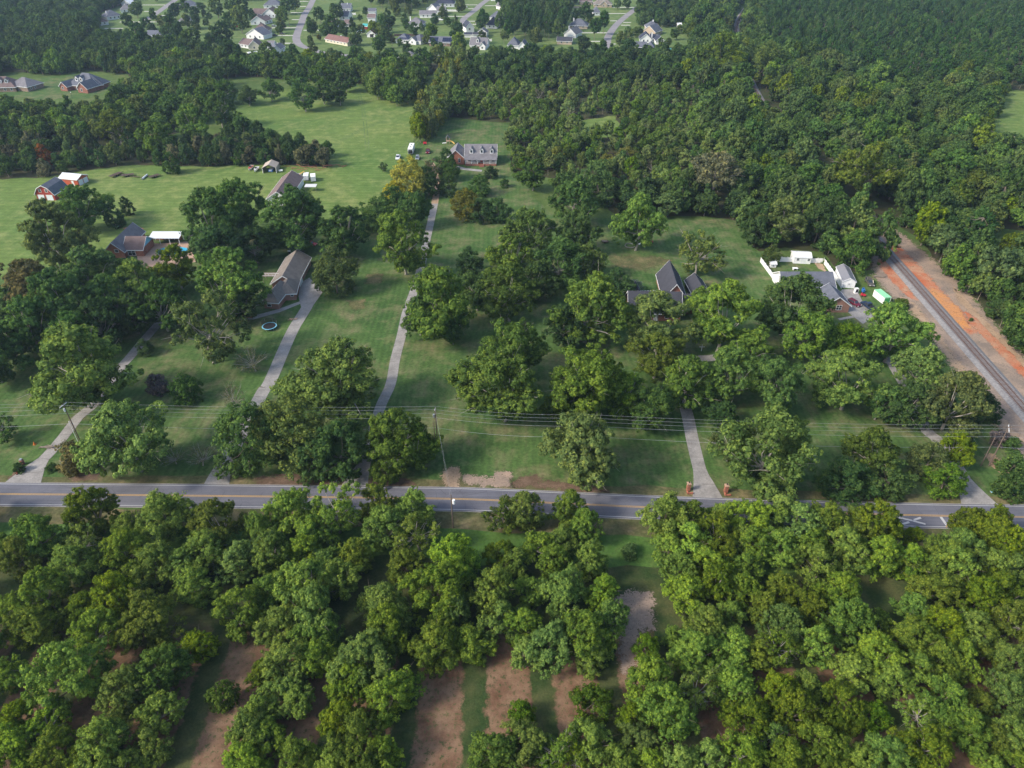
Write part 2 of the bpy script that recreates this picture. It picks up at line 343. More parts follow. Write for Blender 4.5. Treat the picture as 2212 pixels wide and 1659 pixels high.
# road centre line -> world
def spline(P, step=4.0):
    out = []
    for i in range(len(P)-1):
        p0, p1, p2, p3 = P[max(i-1, 0)], P[i], P[i+1], P[min(i+2, len(P)-1)]; n = max(2, int((p2-p1).length/step))
        for k in range(n):
            t = k/n; out.append(.5*((2*p1)+(p2-p0)*t+(2*p0-5*p1+4*p2-p3)*t*t+(3*p1-p0-3*p2+p3)*t**3))
    out.append(P[-1]); return out
def normals(C):
    r = []
    for i in range(len(C)):
        d = (C[min(i+1, len(C)-1)]-C[max(i-1, 0)]); d.z = 0; d.normalize(); r.append(Vector((-d.y, d.x, 0)))
    return r
def strip_mb(C, w0, w1, z, mb=None, wob=0, seed=0):
    """ribbon between offsets w0..w1 to the left of line C (numbers or per-point lists)"""
    mb = mb or MB(); Nn = normals(C); r = random.Random(seed); vs = []
    for i, (c, nn) in enumerate(zip(C, Nn)):
        a = w0[i] if isinstance(w0, list) else w0; b = w1[i] if isinstance(w1, list) else w1
        vs += [(c+nn*(a+r.gauss(0, wob))).to_2d().to_3d()+Vector((0,0,z)), (c+nn*(b+r.gauss(0, wob))).to_2d().to_3d()+Vector((0,0,z))]
    mb.add(vs, [(2*i, 2*i+1, 2*i+3, 2*i+2) for i in range(len(C)-1)]); return mb
RC = [G(-900,1060), G(-400,1064), G(0,1067.5), G(250,1069.5), G(553,1072.5), G(928,1077), G(1046,1080), G(1181,1086), G(1398,1096), G(1581,1102.5), G(1924,1112), G(2212,1117), G(2700,1121), G(3300,1124)]
RC = spline(RC, 5)
def road_y(x):
    for a, b in zip(RC, RC[1:]):
        if a.x <= x <= b.x: return a.y+(b.y-a.y)*(x-a.x)/(b.x-a.x)
    return RC[0].y if x < RC[0].x else RC[-1].y
strip_mb(RC, 3.7, 6.6, Z3, wob=.35, seed=2).build('verge', M['weedtan'], kind='structure')
strip_mb(RC, -3.7, -9.0, Z3, wob=.5, seed=3).build('verge', M['weedtan'], kind='structure')
strip_mb(RC, -8.6, -17.5, Z2, wob=.8, seed=4).build('weedy_strip', M['weed'], kind='structure')
oy = [(-260, road_y(-90)-9), (260, road_y(90)-9)]
of = MB(); pts = [p for p in RC if abs(p.x) < 280]
strip_mb(pts, -9.5, -140, Z1).build('orchard_floor', M['orchard'], kind='structure')
rd = strip_mb(RC, 3.75, -3.75, .06); e = strip_mb(RC, 3.95, 3.75, .03); e = strip_mb(RC, -3.75, -3.95, .03, e)
rd.build('road', M['asphalt'], kind='structure')
e.build('road_shoulder', M['concrete'], kind='structure')
RZ = .064
strip_mb(RC, 3.42, 3.28, RZ).build('edge_line', M['whiteline'], kind='structure')
strip_mb(RC, -3.28, -3.42, RZ).build('edge_line', M['whiteline'], kind='structure')
strip_mb(RC, .22, .10, RZ).build('centre_line', M['yellowline'], kind='structure')
strip_mb(RC, -.10, -.22, RZ).build('centre_line', M['yellowline'], kind='structure')
# railway crossing symbol and stop bar painted on the near lane
def bar(p, q, wd, name='crossing_marking'):
    a, b = G(*p), G(*q); d = (b-a).normalized(); nn = Vector((-d.y, d.x, 0))*wd/2
    m = MB(); m.add([(v.x, v.y, RZ) for v in (a+nn, a-nn, b-nn, b+nn)], [(0,1,2,3)]); m.build(name, M['whiteline'], kind='structure')
bar((1938,1117.5), (1971,1125), .5); bar((1972,1125.5), (1999,1132.5), .5); bar((1989,1118.5), (1974,1123.5), .5); bar((1964,1128), (1950,1132.5), .5)
bar((2032,1117), (2045,1135), .6, 'stop_line')
# neighbourhood streets
SC = []
def street(pix, w, name='street', m=None, z=Z3):
    SC.extend(spline([G(*p) for p in pix], 6))
    C = spline([G(*p) for p in pix], 5); strip_mb(C, w/2, -w/2, z).build(name, m or M['street'], kind='structure')
street([(395,-14),(374,3),(334,31),(316,44),(306,60)], 6.5)
street([(684,-16),(676,0),(668,16),(658,31),(652,47),(644,67),(640,83),(645,94),(662,103),(720,117),(865,124),(1000,119),(1180,118),(1312,108)], 6.5)
street([(1072,-15),(1052,0),(1038,10.5),(1027,21),(1010,34),(1001,43),(1006,56)], 6.5)
street([(1430,-15),(1405,0),(1385,10),(1368,23),(1356,32),(1335,50),(1321,67),(1312,85),(1313,108)], 6.5, z=Z4)
for x0, x1, y, o, k in [(590,890,460,147.5,.1333),(830,1480,355,147.5,.1333),(1230,1440,185,147.5,.1333),(1200,1590,80,147.5,.1333),(1460,1770,250,147.5,.1333),
        (1020,1500,450,442.4,.1333),(1180,1450,575,442.4,.1333),(980,1440,700,442.4,.1333),(1410,1570,318,442.4,.1333),(1390,1600,205,442.4,.1333),(1420,1640,105,442.4,.1333),(1500,1680,22,442.4,.1333),(1600,1880,490,442.4,.1333),
        (750,1080,392,921.6,.1167),(850,1100,450,921.6,.1167),(200,690,302,921.6,.1167),(670,960,90,921.6,.1167),(770,870,160,921.6,.1167),(1080,1350,105,921.6,.1167),
        (460,790,425,1179.7,.1667),(800,1030,175,1179.7,.1667),(850,1160,95,1179.7,.1667),(830,940,270,1179.7,.1667),(920,1220,430,1179.7,.1667),(970,1090,326,1179.7,.1667),(1000,1100,291,1179.7,.1667),(580,700,535,1179.7,.1667),(810,900,570,1179.7,.1667)]:
    street([(o+x0*k, y*k), (o+(x0+x1)/2*k, y*k), (o+x1*k, y*k)], 3.0, 'house_driveway', M['paleconc'], Z2)
# concrete driveways made of slabs with open joints
def driveway(name, pix, w, flare=0, slab=4.2, m='slabmat', tail=None):
    C = spline([G(*p) for p in pix], 1.4); n = len(C)
    L = [0]
    for a, b in zip(C, C[1:]): L.append(L[-1]+(b-a).length)
    W = [w/2+max(0, flare*(1-s/9.0))**1 if s < 9 else w/2 for s in L]
    base = strip_mb(C, [x-.04 for x in W], [-x+.04 for x in W], Z3); par = base.build(name, M['gap'], kind='structure')
    i = 0
    while i < n-1:
        j = i
        while j < n-1 and L[j]-L[i] < slab: j += 1
        seg = C[i:j+1]; ww = W[i:j+1]
        d0 = (seg[1]-seg[0]).normalized()*.05; d1 = (seg[-1]-seg[-2]).normalized()*.05
        seg = [seg[0]+d0]+seg[1:-1]+[seg[-1]-d1]
        jz = rnd.uniform(0, .015)
        mb = strip_mb(seg, ww, [-x for x in ww], .045+jz); nv = len(mb.v)
        mb.v += [v-Vector((0,0,.04)) for v in mb.v]; k = len(seg)
        top = list(range(0, 2*k, 2))+list(range(2*k-1, 0, -2))
        mb.f += [(a, b, b+nv, a+nv) for a, b in zip(top, top[1:]+top[:1])]; mb.m += [0]*len(top)
        mb.build('slab', M[m], par); i = j
    return par
driveway('driveway', [(764,1055),(778,1021),(793,988),(804,958),(808,926),(823,876),(844,829),(854,775),(867,725),(878,675),(895.5,625),(910.5,573),(920.5,525),(930.5,480),(939,440)], 2.9, 1.8)
street([(939,440),(943,410),(945,385),(941,368),(930,352)], 3.0, 'dirt_track', M['tan'])
driveway('driveway', [(466,1050),(478,1018),(495,985),(530,920),(568,846),(583,825),(615.5,750),(635.5,708),(663,663),(671,640)], 3.7, 1.2)
sheet('parking_apron', [(648,612),(668,600),(698,630),(668,672),(650,662),(645,640)], .07, M['slabmat'])
driveway('driveway', [(46,1047),(75,1011),(105,981),(135,946),(170,901),(195,881),(232,838),(260,795),(282,770),(315,730),(357,683)], 3.0, 3.0, m='slabmat')
driveway('driveway', [(1529,1077),(1521,1046),(1511,1013),(1496,951),(1486,901),(1473.5,851),(1476,805),(1500,777),(1547,772),(1592,752)], 3.2, 1.9)
driveway('driveway', [(2118,1092),(2091.5,1051),(2069,1011),(2021,946),(2004,933),(1975,870),(1930,790),(1882,712)], 3.2, 2.6)
def T31(x, y): return (1659+x*.25, 412.9+y*.25)
sheet('parking_pad', [T31(640,850), T31(760,845), T31(820,960), T31(910,1090), T31(820,1150), T31(650,1015), T31(600,900)], .07, M['slabmat'])
sheet('footpath', [(515,683),(545,683),(600,668),(650,650),(652,655),(605,674),(548,690),(515,690)], Z4, M['concrete'])
sheet('footpath', [T31(600,1100), T31(730,1075), T31(760,1090), T31(620,1115)], Z4, M['concrete'])
sheet('footpath', [(981,361),(1000,367),(1040,371),(1042,367),(1005,363),(985,357)], Z4, M['concrete'])
sheet('concrete_pad', [(1494,635),(1536,633),(1540,652),(1494,655)], Z4, M['concrete'])
# bare patches
for pts in ([(772,190),(779,215),(785,240),(790,280),(794,325)], [(845,345),(868,322),(892,300),(905,285)], [(855,352),(880,330),(900,308),(912,292)], [(700,330),(760,290),(830,262),(885,250)], [(640,430),(600,455),(560,440)]):
    C = spline([G(*p) for p in pts], 3)
    for o_ in (-.8, .8): strip_mb(C, o_+.28, o_-.28, .0105, wob=.12, seed=4).build('wheel_track', M['far'], kind='structure')
def T(ix, iy, x, y): return (ix*553+x*.25, iy*412.9+y*.25)
_rg = {}
def patch(pix, m, amp=.4, step=1.5, seed=1, name='bare_patch', z=Z4, width=None):
    from mathutils.geometry import tessellate_polygon
    if m not in _rg: _rg[m] = ragged(M[m])
    P = [G(*q) for q in pix]; ar = sum(a.x*b.y-b.x*a.y for a, b in zip(P, P[1:]+P[:1]))
    if ar < 0: P.reverse()
    ext = min(max(p.x for p in P)-min(p.x for p in P), max(p.y for p in P)-min(p.y for p in P)); wd = width or min(2.4, ext*.2)
    P = jit_poly(P, 0, 2.0); n = len(P); Nr = []
    for i in range(n):
        d = (P[(i+1) % n]-P[i-1]); d.normalize(); Nr.append(Vector((d.y, -d.x, 0)))
    vs = [(p.x+q.x*wd, p.y+q.y*wd, z) for p, q in zip(P, Nr)]+[(p.x-q.x*wd*.6, p.y-q.y*wd*.6, z) for p, q in zip(P, Nr)]
    tri = tessellate_polygon([[Vector(v) for v in vs[n:]]])
    me = mesh(name, vs, [(i, (i+1) % n, n+(i+1) % n, n+i) for i in range(n)]+[tuple(n+k for k in t) for t in tri], _rg[m])
    a = me.attributes.new('edge', 'FLOAT', 'POINT'); a.data.foreach_set('value', [0.0]*n+[1.0]*n)
    link(name, me, kind='structure')
patch([T(1,2,1640,750), T(1,2,1690,735), T(1,2,1755,745), T(1,2,1775,800), T(1,2,1740,850), T(1,2,1755,915), T(1,2,1655,915), T(1,2,1630,860), T(1,2,1600,810)], 'tan', .5, 1, 11)
patch([T(1,2,1790,800), T(1,2,2050,830), T(1,2,2060,770), T(1,2,2200,780), T(1,2,2212,905), T(1,2,1960,890), T(1,2,1800,870)], 'bed', .3, 1, 12)
patch([T(2,2,0,850), T(2,2,200,800), T(2,2,260,850), T(2,2,640,880), T(2,2,830,930), T(2,2,850,960), T(2,2,300,910), T(2,2,0,895)], 'mulch', .3, 1, 13)
patch([T(1,2,0,830), T(1,2,400,790), T(1,2,700,830), T(1,2,830,720), T(1,2,740,880), T(1,2,0,905)], 'mulch', .3, 1, 14)
patch([T(1,2,980,840), T(1,2,1300,830), T(1,2,1380,890), T(1,2,980,908)], 'mulch', .3, 1, 15)
patch([T(0,2,590,830), T(0,2,700,700), T(0,2,900,720), T(0,2,840,840), T(0,2,650,850)], 'mulch', .3, 1, 16)
patch([T(0,2,60,830), T(0,2,180,740), T(0,2,250,720), T(0,2,150,800), T(0,2,100,850)], 'mulch', .3, 1, 17)
patch([T(3,2,1870,620), T(3,2,1960,620), T(3,2,2090,790), T(3,2,2060,820), T(3,2,1930,720)], 'tan', .6, 1, 18)
patch([T(3,2,900,940), T(3,2,1030,910), T(3,2,1060,1000), T(3,2,880,990)], 'mulch', .3, 1, 19)
patch([T(1,1,960,720), T(1,1,1100,710), T(1,1,1080,790), T(1,1,950,800)], 'weedtan', .5, 1.2, 20)
patch([T(1,1,780,950), T(1,1,930,940), T(1,1,940,1010), T(1,1,860,1030)], 'weedtan', .5, 1.2, 21)
patch([T(2,1,850,560), T(2,1,1250,570), T(2,1,1380,600), T(2,1,1150,680), T(2,1,900,640)], 'weedtan', .8, 1.5, 22)
patch([T(2,1,500,1230), T(2,1,560,1210), T(2,1,640,1240), T(2,1,600,1300), T(2,1,520,1295)], 'mulch', .2, 1, 23)
patch([T(0,1,1060,320), T(0,1,1150,300), T(0,1,1240,325), T(0,1,1100,340)], 'clay', .2, 1, 24)
patch([T(3,1,400,620), T(3,1,470,630), T(3,1,500,700), T(3,1,440,670)], 'tan', .3, 1, 25)
patch([T(2,3,1000,160), T(2,3,1180,155), T(2,3,1200,230), T(2,3,1230,480), T(2,3,1090,490), T(2,3,1080,780), T(2,3,960,860), T(2,3,930,540), T(2,3,960,420), T(2,3,880,240)], 'bed', .5, 1.2, 26)
# ------------------------------------------------------------------ railway
TP = [G(x, y) for x, y in ((2159,825),(2089,745),(2009,653),(1934,568),(1903,533),(1859,475))]
dv = (TP[0]-TP[1]).normalized()
TP = [TP[0]+dv*170, TP[0]+dv*60]+TP+[G(x, y) for x, y in ((1800,405),(1705,297),(1650,230),(1612,155),(1589,82),(1590,62),(1596,42),(1610,20),(1628,0),(1660,-25))]
TC = spline(TP, 4)
for q in range(3):
    TC = [TC[0]]+[(TC[i-1]+TC[i]*2+TC[i+1])/4 for i in range(1, len(TC)-1)]+[TC[-1]]
near = [c for c in TC if c.y < 290 and c.y > 20]
patch([(1855,468),(1882,540),(1892,600),(1935,648),(1958,655),(1990,705),(2040,765),(2090,835),(2150,915),(2200,975),(2330,1090),(2800,1090),(2500,980),(2240,800),(2180,735),(2130,680),(2080,622),(2020,566),(1965,520),(1920,488),(1880,460)], 'bed', name='railway_corridor', z=Z2, width=2.2)
patch([(1914,524),(1940,530),(1995,585),(2042,636),(2080,676),(2112,714),(2096,722),(2060,694),(2018,652),(1970,603),(1934,564)], 'clay', .6, 1.5, 32, z=Z3)
patch([(2010,622),(2035,632),(2070,665),(2095,708),(2080,710),(2045,675),(2015,645)], 'orange', .4, 1.2, 33, z=Z4)
patch([(1897,560),(1912,562),(1945,600),(1970,635),(1985,650),(1960,640),(1925,605),(1900,575)], 'clay', .5, 1.5, 34, z=Z3)
patch([(1945,640),(1975,655),(2040,740),(2100,820),(2170,905),(2215,960),(2200,962),(2150,900),(2080,815),(2020,740)], 'tan', .4, 1.5, 36, z=Z3)
patch([(2060,620),(2090,650),(2140,705),(2180,745),(2230,800),(2220,805),(2160,745),(2110,690),(2070,650)], 'tan', .5, 1.5, 37, z=Z3)
patch([(2085,672),(2110,690),(2150,730),(2195,775),(2240,822),(2225,828),(2170,775),(2120,722),(2095,700)], 'clay', .4, 1.5, 39, z=Z4)
patch([(1893,470),(1910,495),(1950,535),(1935,535),(1900,505)], 'tan', .5, 1.5, 38, z=Z3)
sheet('ballast_shoulder', [(0,0)]*3, 0, M['ballast']) if False else None
bl = MB(); Nn = normals(TC); vs = []
for c, nn in zip(TC, Nn):
    for off, z in ((3.0, .01), (1.7, .47), (-1.7, .47), (-3.0, .01)): vs.append((c.x+nn.x*off, c.y+nn.y*off, z+.01))
bl.add(vs, [(4*i+k, 4*i+k+1, 4*i+k+5, 4*i+k+4) for i in range(len(TC)-1) for k in range(3)])
bl.build('railway_ballast', M['ballast'], kind='structure')
track = thing('railway_track', 'rusty single railway track on grey ballast beside red clay bank', 'railway track')
for sgn in (1, -1):
    r = MB(); C2 = [c+nn*sgn*.76+Vector((0,0,.60)) for c, nn in zip(TC, Nn)]; nv = 0; vs = []
    for c, nn in zip(C2, Nn):
        for off, z in ((.06, 0), (-.06, 0), (-.06, -.12), (.06, -.12)): vs.append(c+nn*off+Vector((0,0,z)))
    r.add(vs, [(4*i+k, 4*i+(k+1) % 4, 4*i+4+(k+1) % 4, 4*i+4+k) for i in range(len(TC)-1) for k in range(4)]); r.build('rail', M['rail'], track)
tm = MB(); tm.box((0,0,0), (.23, 2.7, .2)); tie_me = mesh('tie', tm.v, tm.f, M['tie'])
acc = 0; pos = []
for a, b in zip(TC, TC[1:]):
    d = (b-a).length; s = .62-acc if acc else 0
    while s < d: pos.append((a+(b-a)*(s/d), math.atan2(b.y-a.y, b.x-a.x))); s += .62
    acc = (d-(s-.62)) % .62
def px_of(p):
    r = p-Vector((0,0,CAM_H)); dep = r.y*ct-r.z*st; up = r.y*st+r.z*ct
    return CX+FPX*r.x/dep, CY-FPX*up/dep
vis = [q for q in pos if px_of(q[0])[0] < 2225 and q[0].y > 60]
vis.sort(key=lambda q: q[0].y)
for p, a in vis[:300]:
    link('tie', tie_me, track, (p.x, p.y, .42+rnd.uniform(-.02,.02)), a+rnd.gauss(0,.02))
tm = MB()
keep = {id(q) for q in vis[:300]}
for q in pos:
    if id(q) not in keep: tm.box((q[0].x, q[0].y, .42), (.23, 2.7, .2), q[1])
tm.build('ties', M['tie'], track, kind='stuff')
# ------------------------------------------------------------------ trees
def crown_np(seed, nlobes, lr, nleaf, leaf, prof, squash=.8, sub=18, gap=0.0, irr=.22, inner=.25, droop=0.0):
    """leaf triangles of a crown 1 wide, z 0..1; prof = [(t, radius)] outline"""
    r = np.random.RandomState(seed)
    tz = np.array([p[0] for p in prof]); tr = np.array([p[1] for p in prof])
    ph = r.uniform(0, 6.28, 5); am = r.uniform(-1, 1, 5)*irr
    def R(t, a):
        k = 1+am[0]*np.cos(a+ph[0])+am[1]*np.cos(2*a+ph[1]+t*3)+am[2]*np.cos(3*a+ph[2]-t*4)+am[3]*.6*np.cos(5*a+ph[3]+t*6)
        return np.interp(t, tz, tr)*k
    cs = []; 
    tri = 0
    while len(cs) < nlobes and tri < 6000:
        tri += 1
        t = r.uniform(tz[0], tz[-1]); a = r.uniform(0, 6.283); q = R(t, a)
        if r.rand() > q/.6: continue
        f = np.sqrt(r.uniform(0, 1)) if r.rand() < inner else r.uniform(.72, .98)
        rad = lr*r.uniform(.65, 1.35)
        c = np.array([np.cos(a)*max(0, q*f-rad*.55), np.sin(a)*max(0, q*f-rad*.55), t-rad*.5*squash])
        if any(np.sum((c-d[:3])**2*np.array([1,1,1.3])) < (rad*.62)**2 for d in cs): continue
        cs.append(np.append(c, rad))
    cs = np.array(cs); wts = cs[:,3]**2; wts /= wts.sum()
    P = []; Nv = []; Tn = []
    for c, wq in zip(cs, wts):
        n = int(nleaf*wq); 
        sd = r.normal(size=(sub, 3)); sd[:,2] = sd[:,2]*.9+.35; sd /= np.linalg.norm(sd, axis=1)[:,None]
        an = r.uniform(.75, 1.22, 3); sc = sd*c[3]*r.uniform(.6, 1.12, (sub,1))*an; sr = c[3]*r.uniform(.18, .44, sub)
        k = r.randint(0, sub, n)
        d = r.normal(size=(n, 3)); d /= np.linalg.norm(d, axis=1)[:,None]; d[:,2] += .15
        p = sc[k]+d*sr[k][:,None]*r.uniform(.55, 1.1, (n,1)); 
        p[:,2] *= squash; p[:,2] -= droop*np.hypot(p[:,0], p[:,1])
        out = p/(np.linalg.norm(p, axis=1)[:,None]+1e-6)
        P.append(p+c[:3]); Nv.append(out*.75+d*1.0+np.array([0,0,.25])+r.normal(size=(n,3))*.30)
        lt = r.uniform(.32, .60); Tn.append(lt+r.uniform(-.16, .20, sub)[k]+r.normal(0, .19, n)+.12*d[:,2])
    P = np.concatenate(P); Nv = np.concatenate(Nv); Tn = np.concatenate(Tn)
    P[:,2] = np.maximum(P[:,2], .015)
    Nv /= np.linalg.norm(Nv, axis=1)[:,None]
    n = len(P); u = np.cross(Nv, r.normal(size=(n,3))); u /= np.linalg.norm(u, axis=1)[:,None]; v = np.cross(Nv, u)
    s = leaf*r.uniform(.6, 1.4, (n,1)); el = r.uniform(.6, 1.0, (n,1))
    V = np.empty((n, 3, 3)); V[:,0] = P+u*s; V[:,1] = P-u*s*.5+v*s*el; V[:,2] = P-u*s*.5-v*s*el
    return V.reshape(-1, 3), np.clip(np.repeat(Tn, 3), 0, 1), cs
def np_mesh(name, V, tint, mats):
    me = bpy.data.meshes.new(name); n = len(V)//3
    me.vertices.add(len(V)); me.vertices.foreach_set('co', V.astype(np.float32).ravel())
    me.loops.add(len(V)); me.loops.foreach_set('vertex_index', np.arange(len(V), dtype=np.int32))
    me.polygons.add(n); me.polygons.foreach_set('loop_start', np.arange(0, 3*n, 3, dtype=np.int32))
    a = me.attributes.new('tint', 'FLOAT', 'POINT'); a.data.foreach_set('value', tint.astype(np.float32))
    for m in mats: me.materials.append(m)
    me.update(calc_edges=True); return me
def trunk_mb(seed, cs, z0, rad, nlimb, lean=.04, bare=0.0, mb=None, mi=0, sides=5):
    r = random.Random(seed); mb = mb or MB(); top = Vector((r.gauss(0,lean), r.gauss(0,lean), z0))
    base = Vector((0,0,-.01)); mb.tube([base, base.lerp(top,.12), base.lerp(top,.6)+Vector((r.gauss(0,.01), r.gauss(0,.01), 0)), top], [rad*1.5, rad*1.05, rad*.9, rad*.8], sides+2, mi)
    idx = list(range(len(cs))); r.shuffle(idx)
    for i in idx[:nlimb]:
        c = Vector(cs[i][:3]); cr = cs[i][3]
        end = c+Vector((c.x, c.y, .1)).normalized()*cr*(.7+bare)
        st_ = top.lerp(base, r.uniform(0, .35)) if r.random() < .5 else top
        m1 = st_.lerp(end, .35)+Vector((0,0,-.02+r.gauss(0,.015))); m2 = st_.lerp(end, .7)+Vector((r.gauss(0,.02), r.gauss(0,.02), .02))
        rr = rad*r.uniform(.28, .5)
        mb.tube([st_, m1, m2, end], [rr, rr*.75, rr*.45, rr*.15], sides, mi, False)
        for q in range(2 if bare else 1):
            e2 = end+Vector((r.gauss(0,1), r.gauss(0,1), r.gauss(.3,.8)))*cr*.7
            mb.tube([m2, m2.lerp(e2,.5)+Vector((0,0,.01)), e2], [rr*.4, rr*.25, rr*.08], 4, mi, False)
    return mb
PRO = {
 'pecan': [(.18,.16),(.30,.40),(.45,.50),(.62,.48),(.80,.36),(.93,.20),(1.0,.08)],
 'orch':  [(.10,.22),(.22,.44),(.42,.52),(.62,.48),(.80,.36),(.93,.22),(1.0,.08)],
 'dense': [(.03,.34),(.20,.48),(.45,.50),(.70,.42),(.88,.26),(1.0,.08)],
 'wood':  [(.20,.25),(.45,.46),(.65,.50),(.84,.38),(1.0,.12)],
 'cone':  [(.05,.34),(.22,.48),(.5,.42),(.75,.27),(.92,.12),(1.0,.04)],
 'pine':  [(.38,.20),(.50,.42),(.65,.46),(.80,.38),(.93,.22),(1.0,.07)],
 'slim':  [(.10,.30),(.30,.46),(.55,.44),(.80,.28),(1.0,.06)],
 'umb':   [(.50,.30),(.62,.50),(.78,.50),(.92,.34),(1.0,.12)],
}
VAR = {}
def variant(kind, i, seed, nl, lr, nleaf, leaf, prof, z0, rad, nlimb, bare=0, bark='bark', merged=False, **k):
    V, t, cs = crown_np(seed, nl, lr, nleaf, leaf, PRO[prof], **k)
    if merged:
        tb = trunk_mb(seed, cs, z0, rad, nlimb, bare=bare, mi=1, sides=3); nv = len(V)
        vv = [tuple(x) for x in V]+[tuple(x) for x in tb.v]; nt_ = len(V)//3
        me = np_mesh('tree_'+kind, V, t, [M['leaf'], M[bark]])
        # trunk joined with bmesh-free append: build a second mesh and join through numpy
        tm_ = mesh('t', tb.v, tb.f, [M[bark]]); import bmesh
        bm = bmesh.new(); bm.from_mesh(me); n0 = len(bm.faces); bm.from_mesh(tm_); bm.faces.ensure_lookup_table()
        for f in bm.faces[n0:]: f.material_index = 1
        bm.to_mesh(me); bm.free(); bpy.data.meshes.remove(tm_)
        VAR.setdefault(kind, []).append((me, None))
    else:
        me = np_mesh('crown', V, t, [M['leaf']])
        tb = trunk_mb(seed, cs, z0, rad, nlimb, bare=bare); VAR.setdefault(kind, []).append((me, mesh('trunk', tb.v, tb.f, M[bark], smooth=True)))
for i in range(6): variant('orch', i, 100+i, 50, .120, 38000, .0135, 'orch', .30, .020, 14, irr=.20, inner=.35)
for i in range(5): variant('pecan', i, 200+i, 52, .112, 36000, .0135, 'pecan', .34, .022, 18, irr=.24, inner=.35, bark='greybark')
for i in range(3): variant('open', i, 300+i, 26, .115, 15000, .0150, 'pecan', .40, .022, 24, bare=.3, bark='greybark', irr=.32, inner=.1)
for i in range(3): variant('dense', i, 400+i, 70, .100, 26000, .0135, 'dense', .3, .018, 8, irr=.12, sub=20)
for i in range(2): variant('young', i, 500+i, 34, .135, 14000, .019, 'dense', .3, .016, 6, irr=.10, sub=20)
for i in range(2): variant('cone', i, 600+i, 60, .085, 13000, .019, 'cone', .5, .018, 4, irr=.05, sub=20)
for i in range(2): variant('shrub', i, 650+i, 26, .15, 7000, .028, 'dense', .3, .02, 6, irr=.15)
for i in range(2): variant('bare', i, 700+i, 30, .12, 1500, .016, 'pecan', .28, .020, 30, bare=.8, bark='greybark', irr=.3)
for i in range(2): variant('umb', i, 720+i, 36, .11, 17000, .016, 'umb', .40, .022, 26, bare=.1, bark='greybark', irr=.15)
for i in range(2): variant('pineb', i, 740+i, 46, .085, 14000, .016, 'pine', .85, .014, 20, irr=.16, squash=.6)
for i in range(4): variant('wood', i, 800+i, 34, .135, 8000, .028, 'wood', .5, .018, 5, merged=True, irr=.18)
for i in range(2): variant('slim', i, 850+i, 26, .14, 6000, .030, 'slim', .5, .018, 4, merged=True, irr=.12)
for i in range(3): variant('pine', i, 880+i, 28, .13, 5500, .032, 'pine', .85, .014, 8, merged=True, irr=.15, squash=.65)
for i in range(2): variant('snag', i, 890+i, 30, .12, 900, .022, 'wood', .3, .020, 24, merged=True, bare=.8, bark='greybark')
COLR = {'pecan': (.115,.190,.048), 'green': (.072,.134,.042), 'bright': (.092,.158,.026), 'dark': (.050,.096,.038), 'olive': (.104,.148,.052), 'yellow': (.17,.185,.042),
        'ygreen': (.112,.165,.026), 'brown': (.120,.120,.055), 'grey': (.125,.135,.085), 'rust': (.20,.065,.025), 'pine': (.046,.100,.032), 'far': (.078,.130,.048), 'blue': (.14,.20,.17), 'orchard': (.145,.225,.046), 'light': (.150,.215,.080), 'gold': (.25,.245,.045), 'purple': (.11,.10,.12)}
NAMES = {'orch': 'pecan_tree', 'pecan': 'pecan_tree', 'open': 'pecan_tree', 'dense': 'broadleaf_tree', 'young': 'young_tree', 'cone': 'cedar_tree', 'shrub': 'shrub', 'bare': 'bare_tree', 'umb': 'spreading_tree', 'pineb': 'pine_tree',
         'wood': 'woodland_tree', 'slim': 'woodland_tree', 'pine': 'pine_tree', 'snag': 'dead_tree'}
HC = {'umb': .75, 'pineb': .68, 'pine': .68, 'wood': .62, 'slim': .45, 'dense': .48, 'young': .48, 'shrub': .48, 'cone': .45}
ALLT = []
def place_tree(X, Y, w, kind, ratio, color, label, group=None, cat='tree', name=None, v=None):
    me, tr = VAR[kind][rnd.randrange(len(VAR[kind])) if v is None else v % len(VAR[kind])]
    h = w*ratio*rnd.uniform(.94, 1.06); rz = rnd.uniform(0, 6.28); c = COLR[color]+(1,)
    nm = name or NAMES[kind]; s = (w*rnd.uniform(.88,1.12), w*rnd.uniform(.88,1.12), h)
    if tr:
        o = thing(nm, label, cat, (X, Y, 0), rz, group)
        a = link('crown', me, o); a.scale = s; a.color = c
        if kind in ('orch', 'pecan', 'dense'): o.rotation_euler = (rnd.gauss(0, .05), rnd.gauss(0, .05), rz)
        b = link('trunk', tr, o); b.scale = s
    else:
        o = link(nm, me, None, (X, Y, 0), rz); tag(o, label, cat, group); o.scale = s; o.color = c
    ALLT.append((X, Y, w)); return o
def crown_pos(x, y, wpx, kind, ratio):
    """ground position and width in metres of a tree whose crown is centred at picture position x, y"""
    hc = HC.get(kind, .58); k = st+(y-CY)/FPX*ct
    dep = CAM_H/(k+hc*ratio*wpx/FPX); w_ = wpx*dep/FPX; z = hc*ratio*w_
    p = G(x, y, z); return p.x, p.y, w_
OR = ['first','second','third','fourth','fifth','sixth','seventh','eighth','ninth','tenth','eleventh','twelfth','thirteenth','fourteenth','fifteenth','sixteenth','seventeenth','eighteenth','nineteenth','twentieth','twenty-first','twenty-second','twenty-third','twenty-fourth']
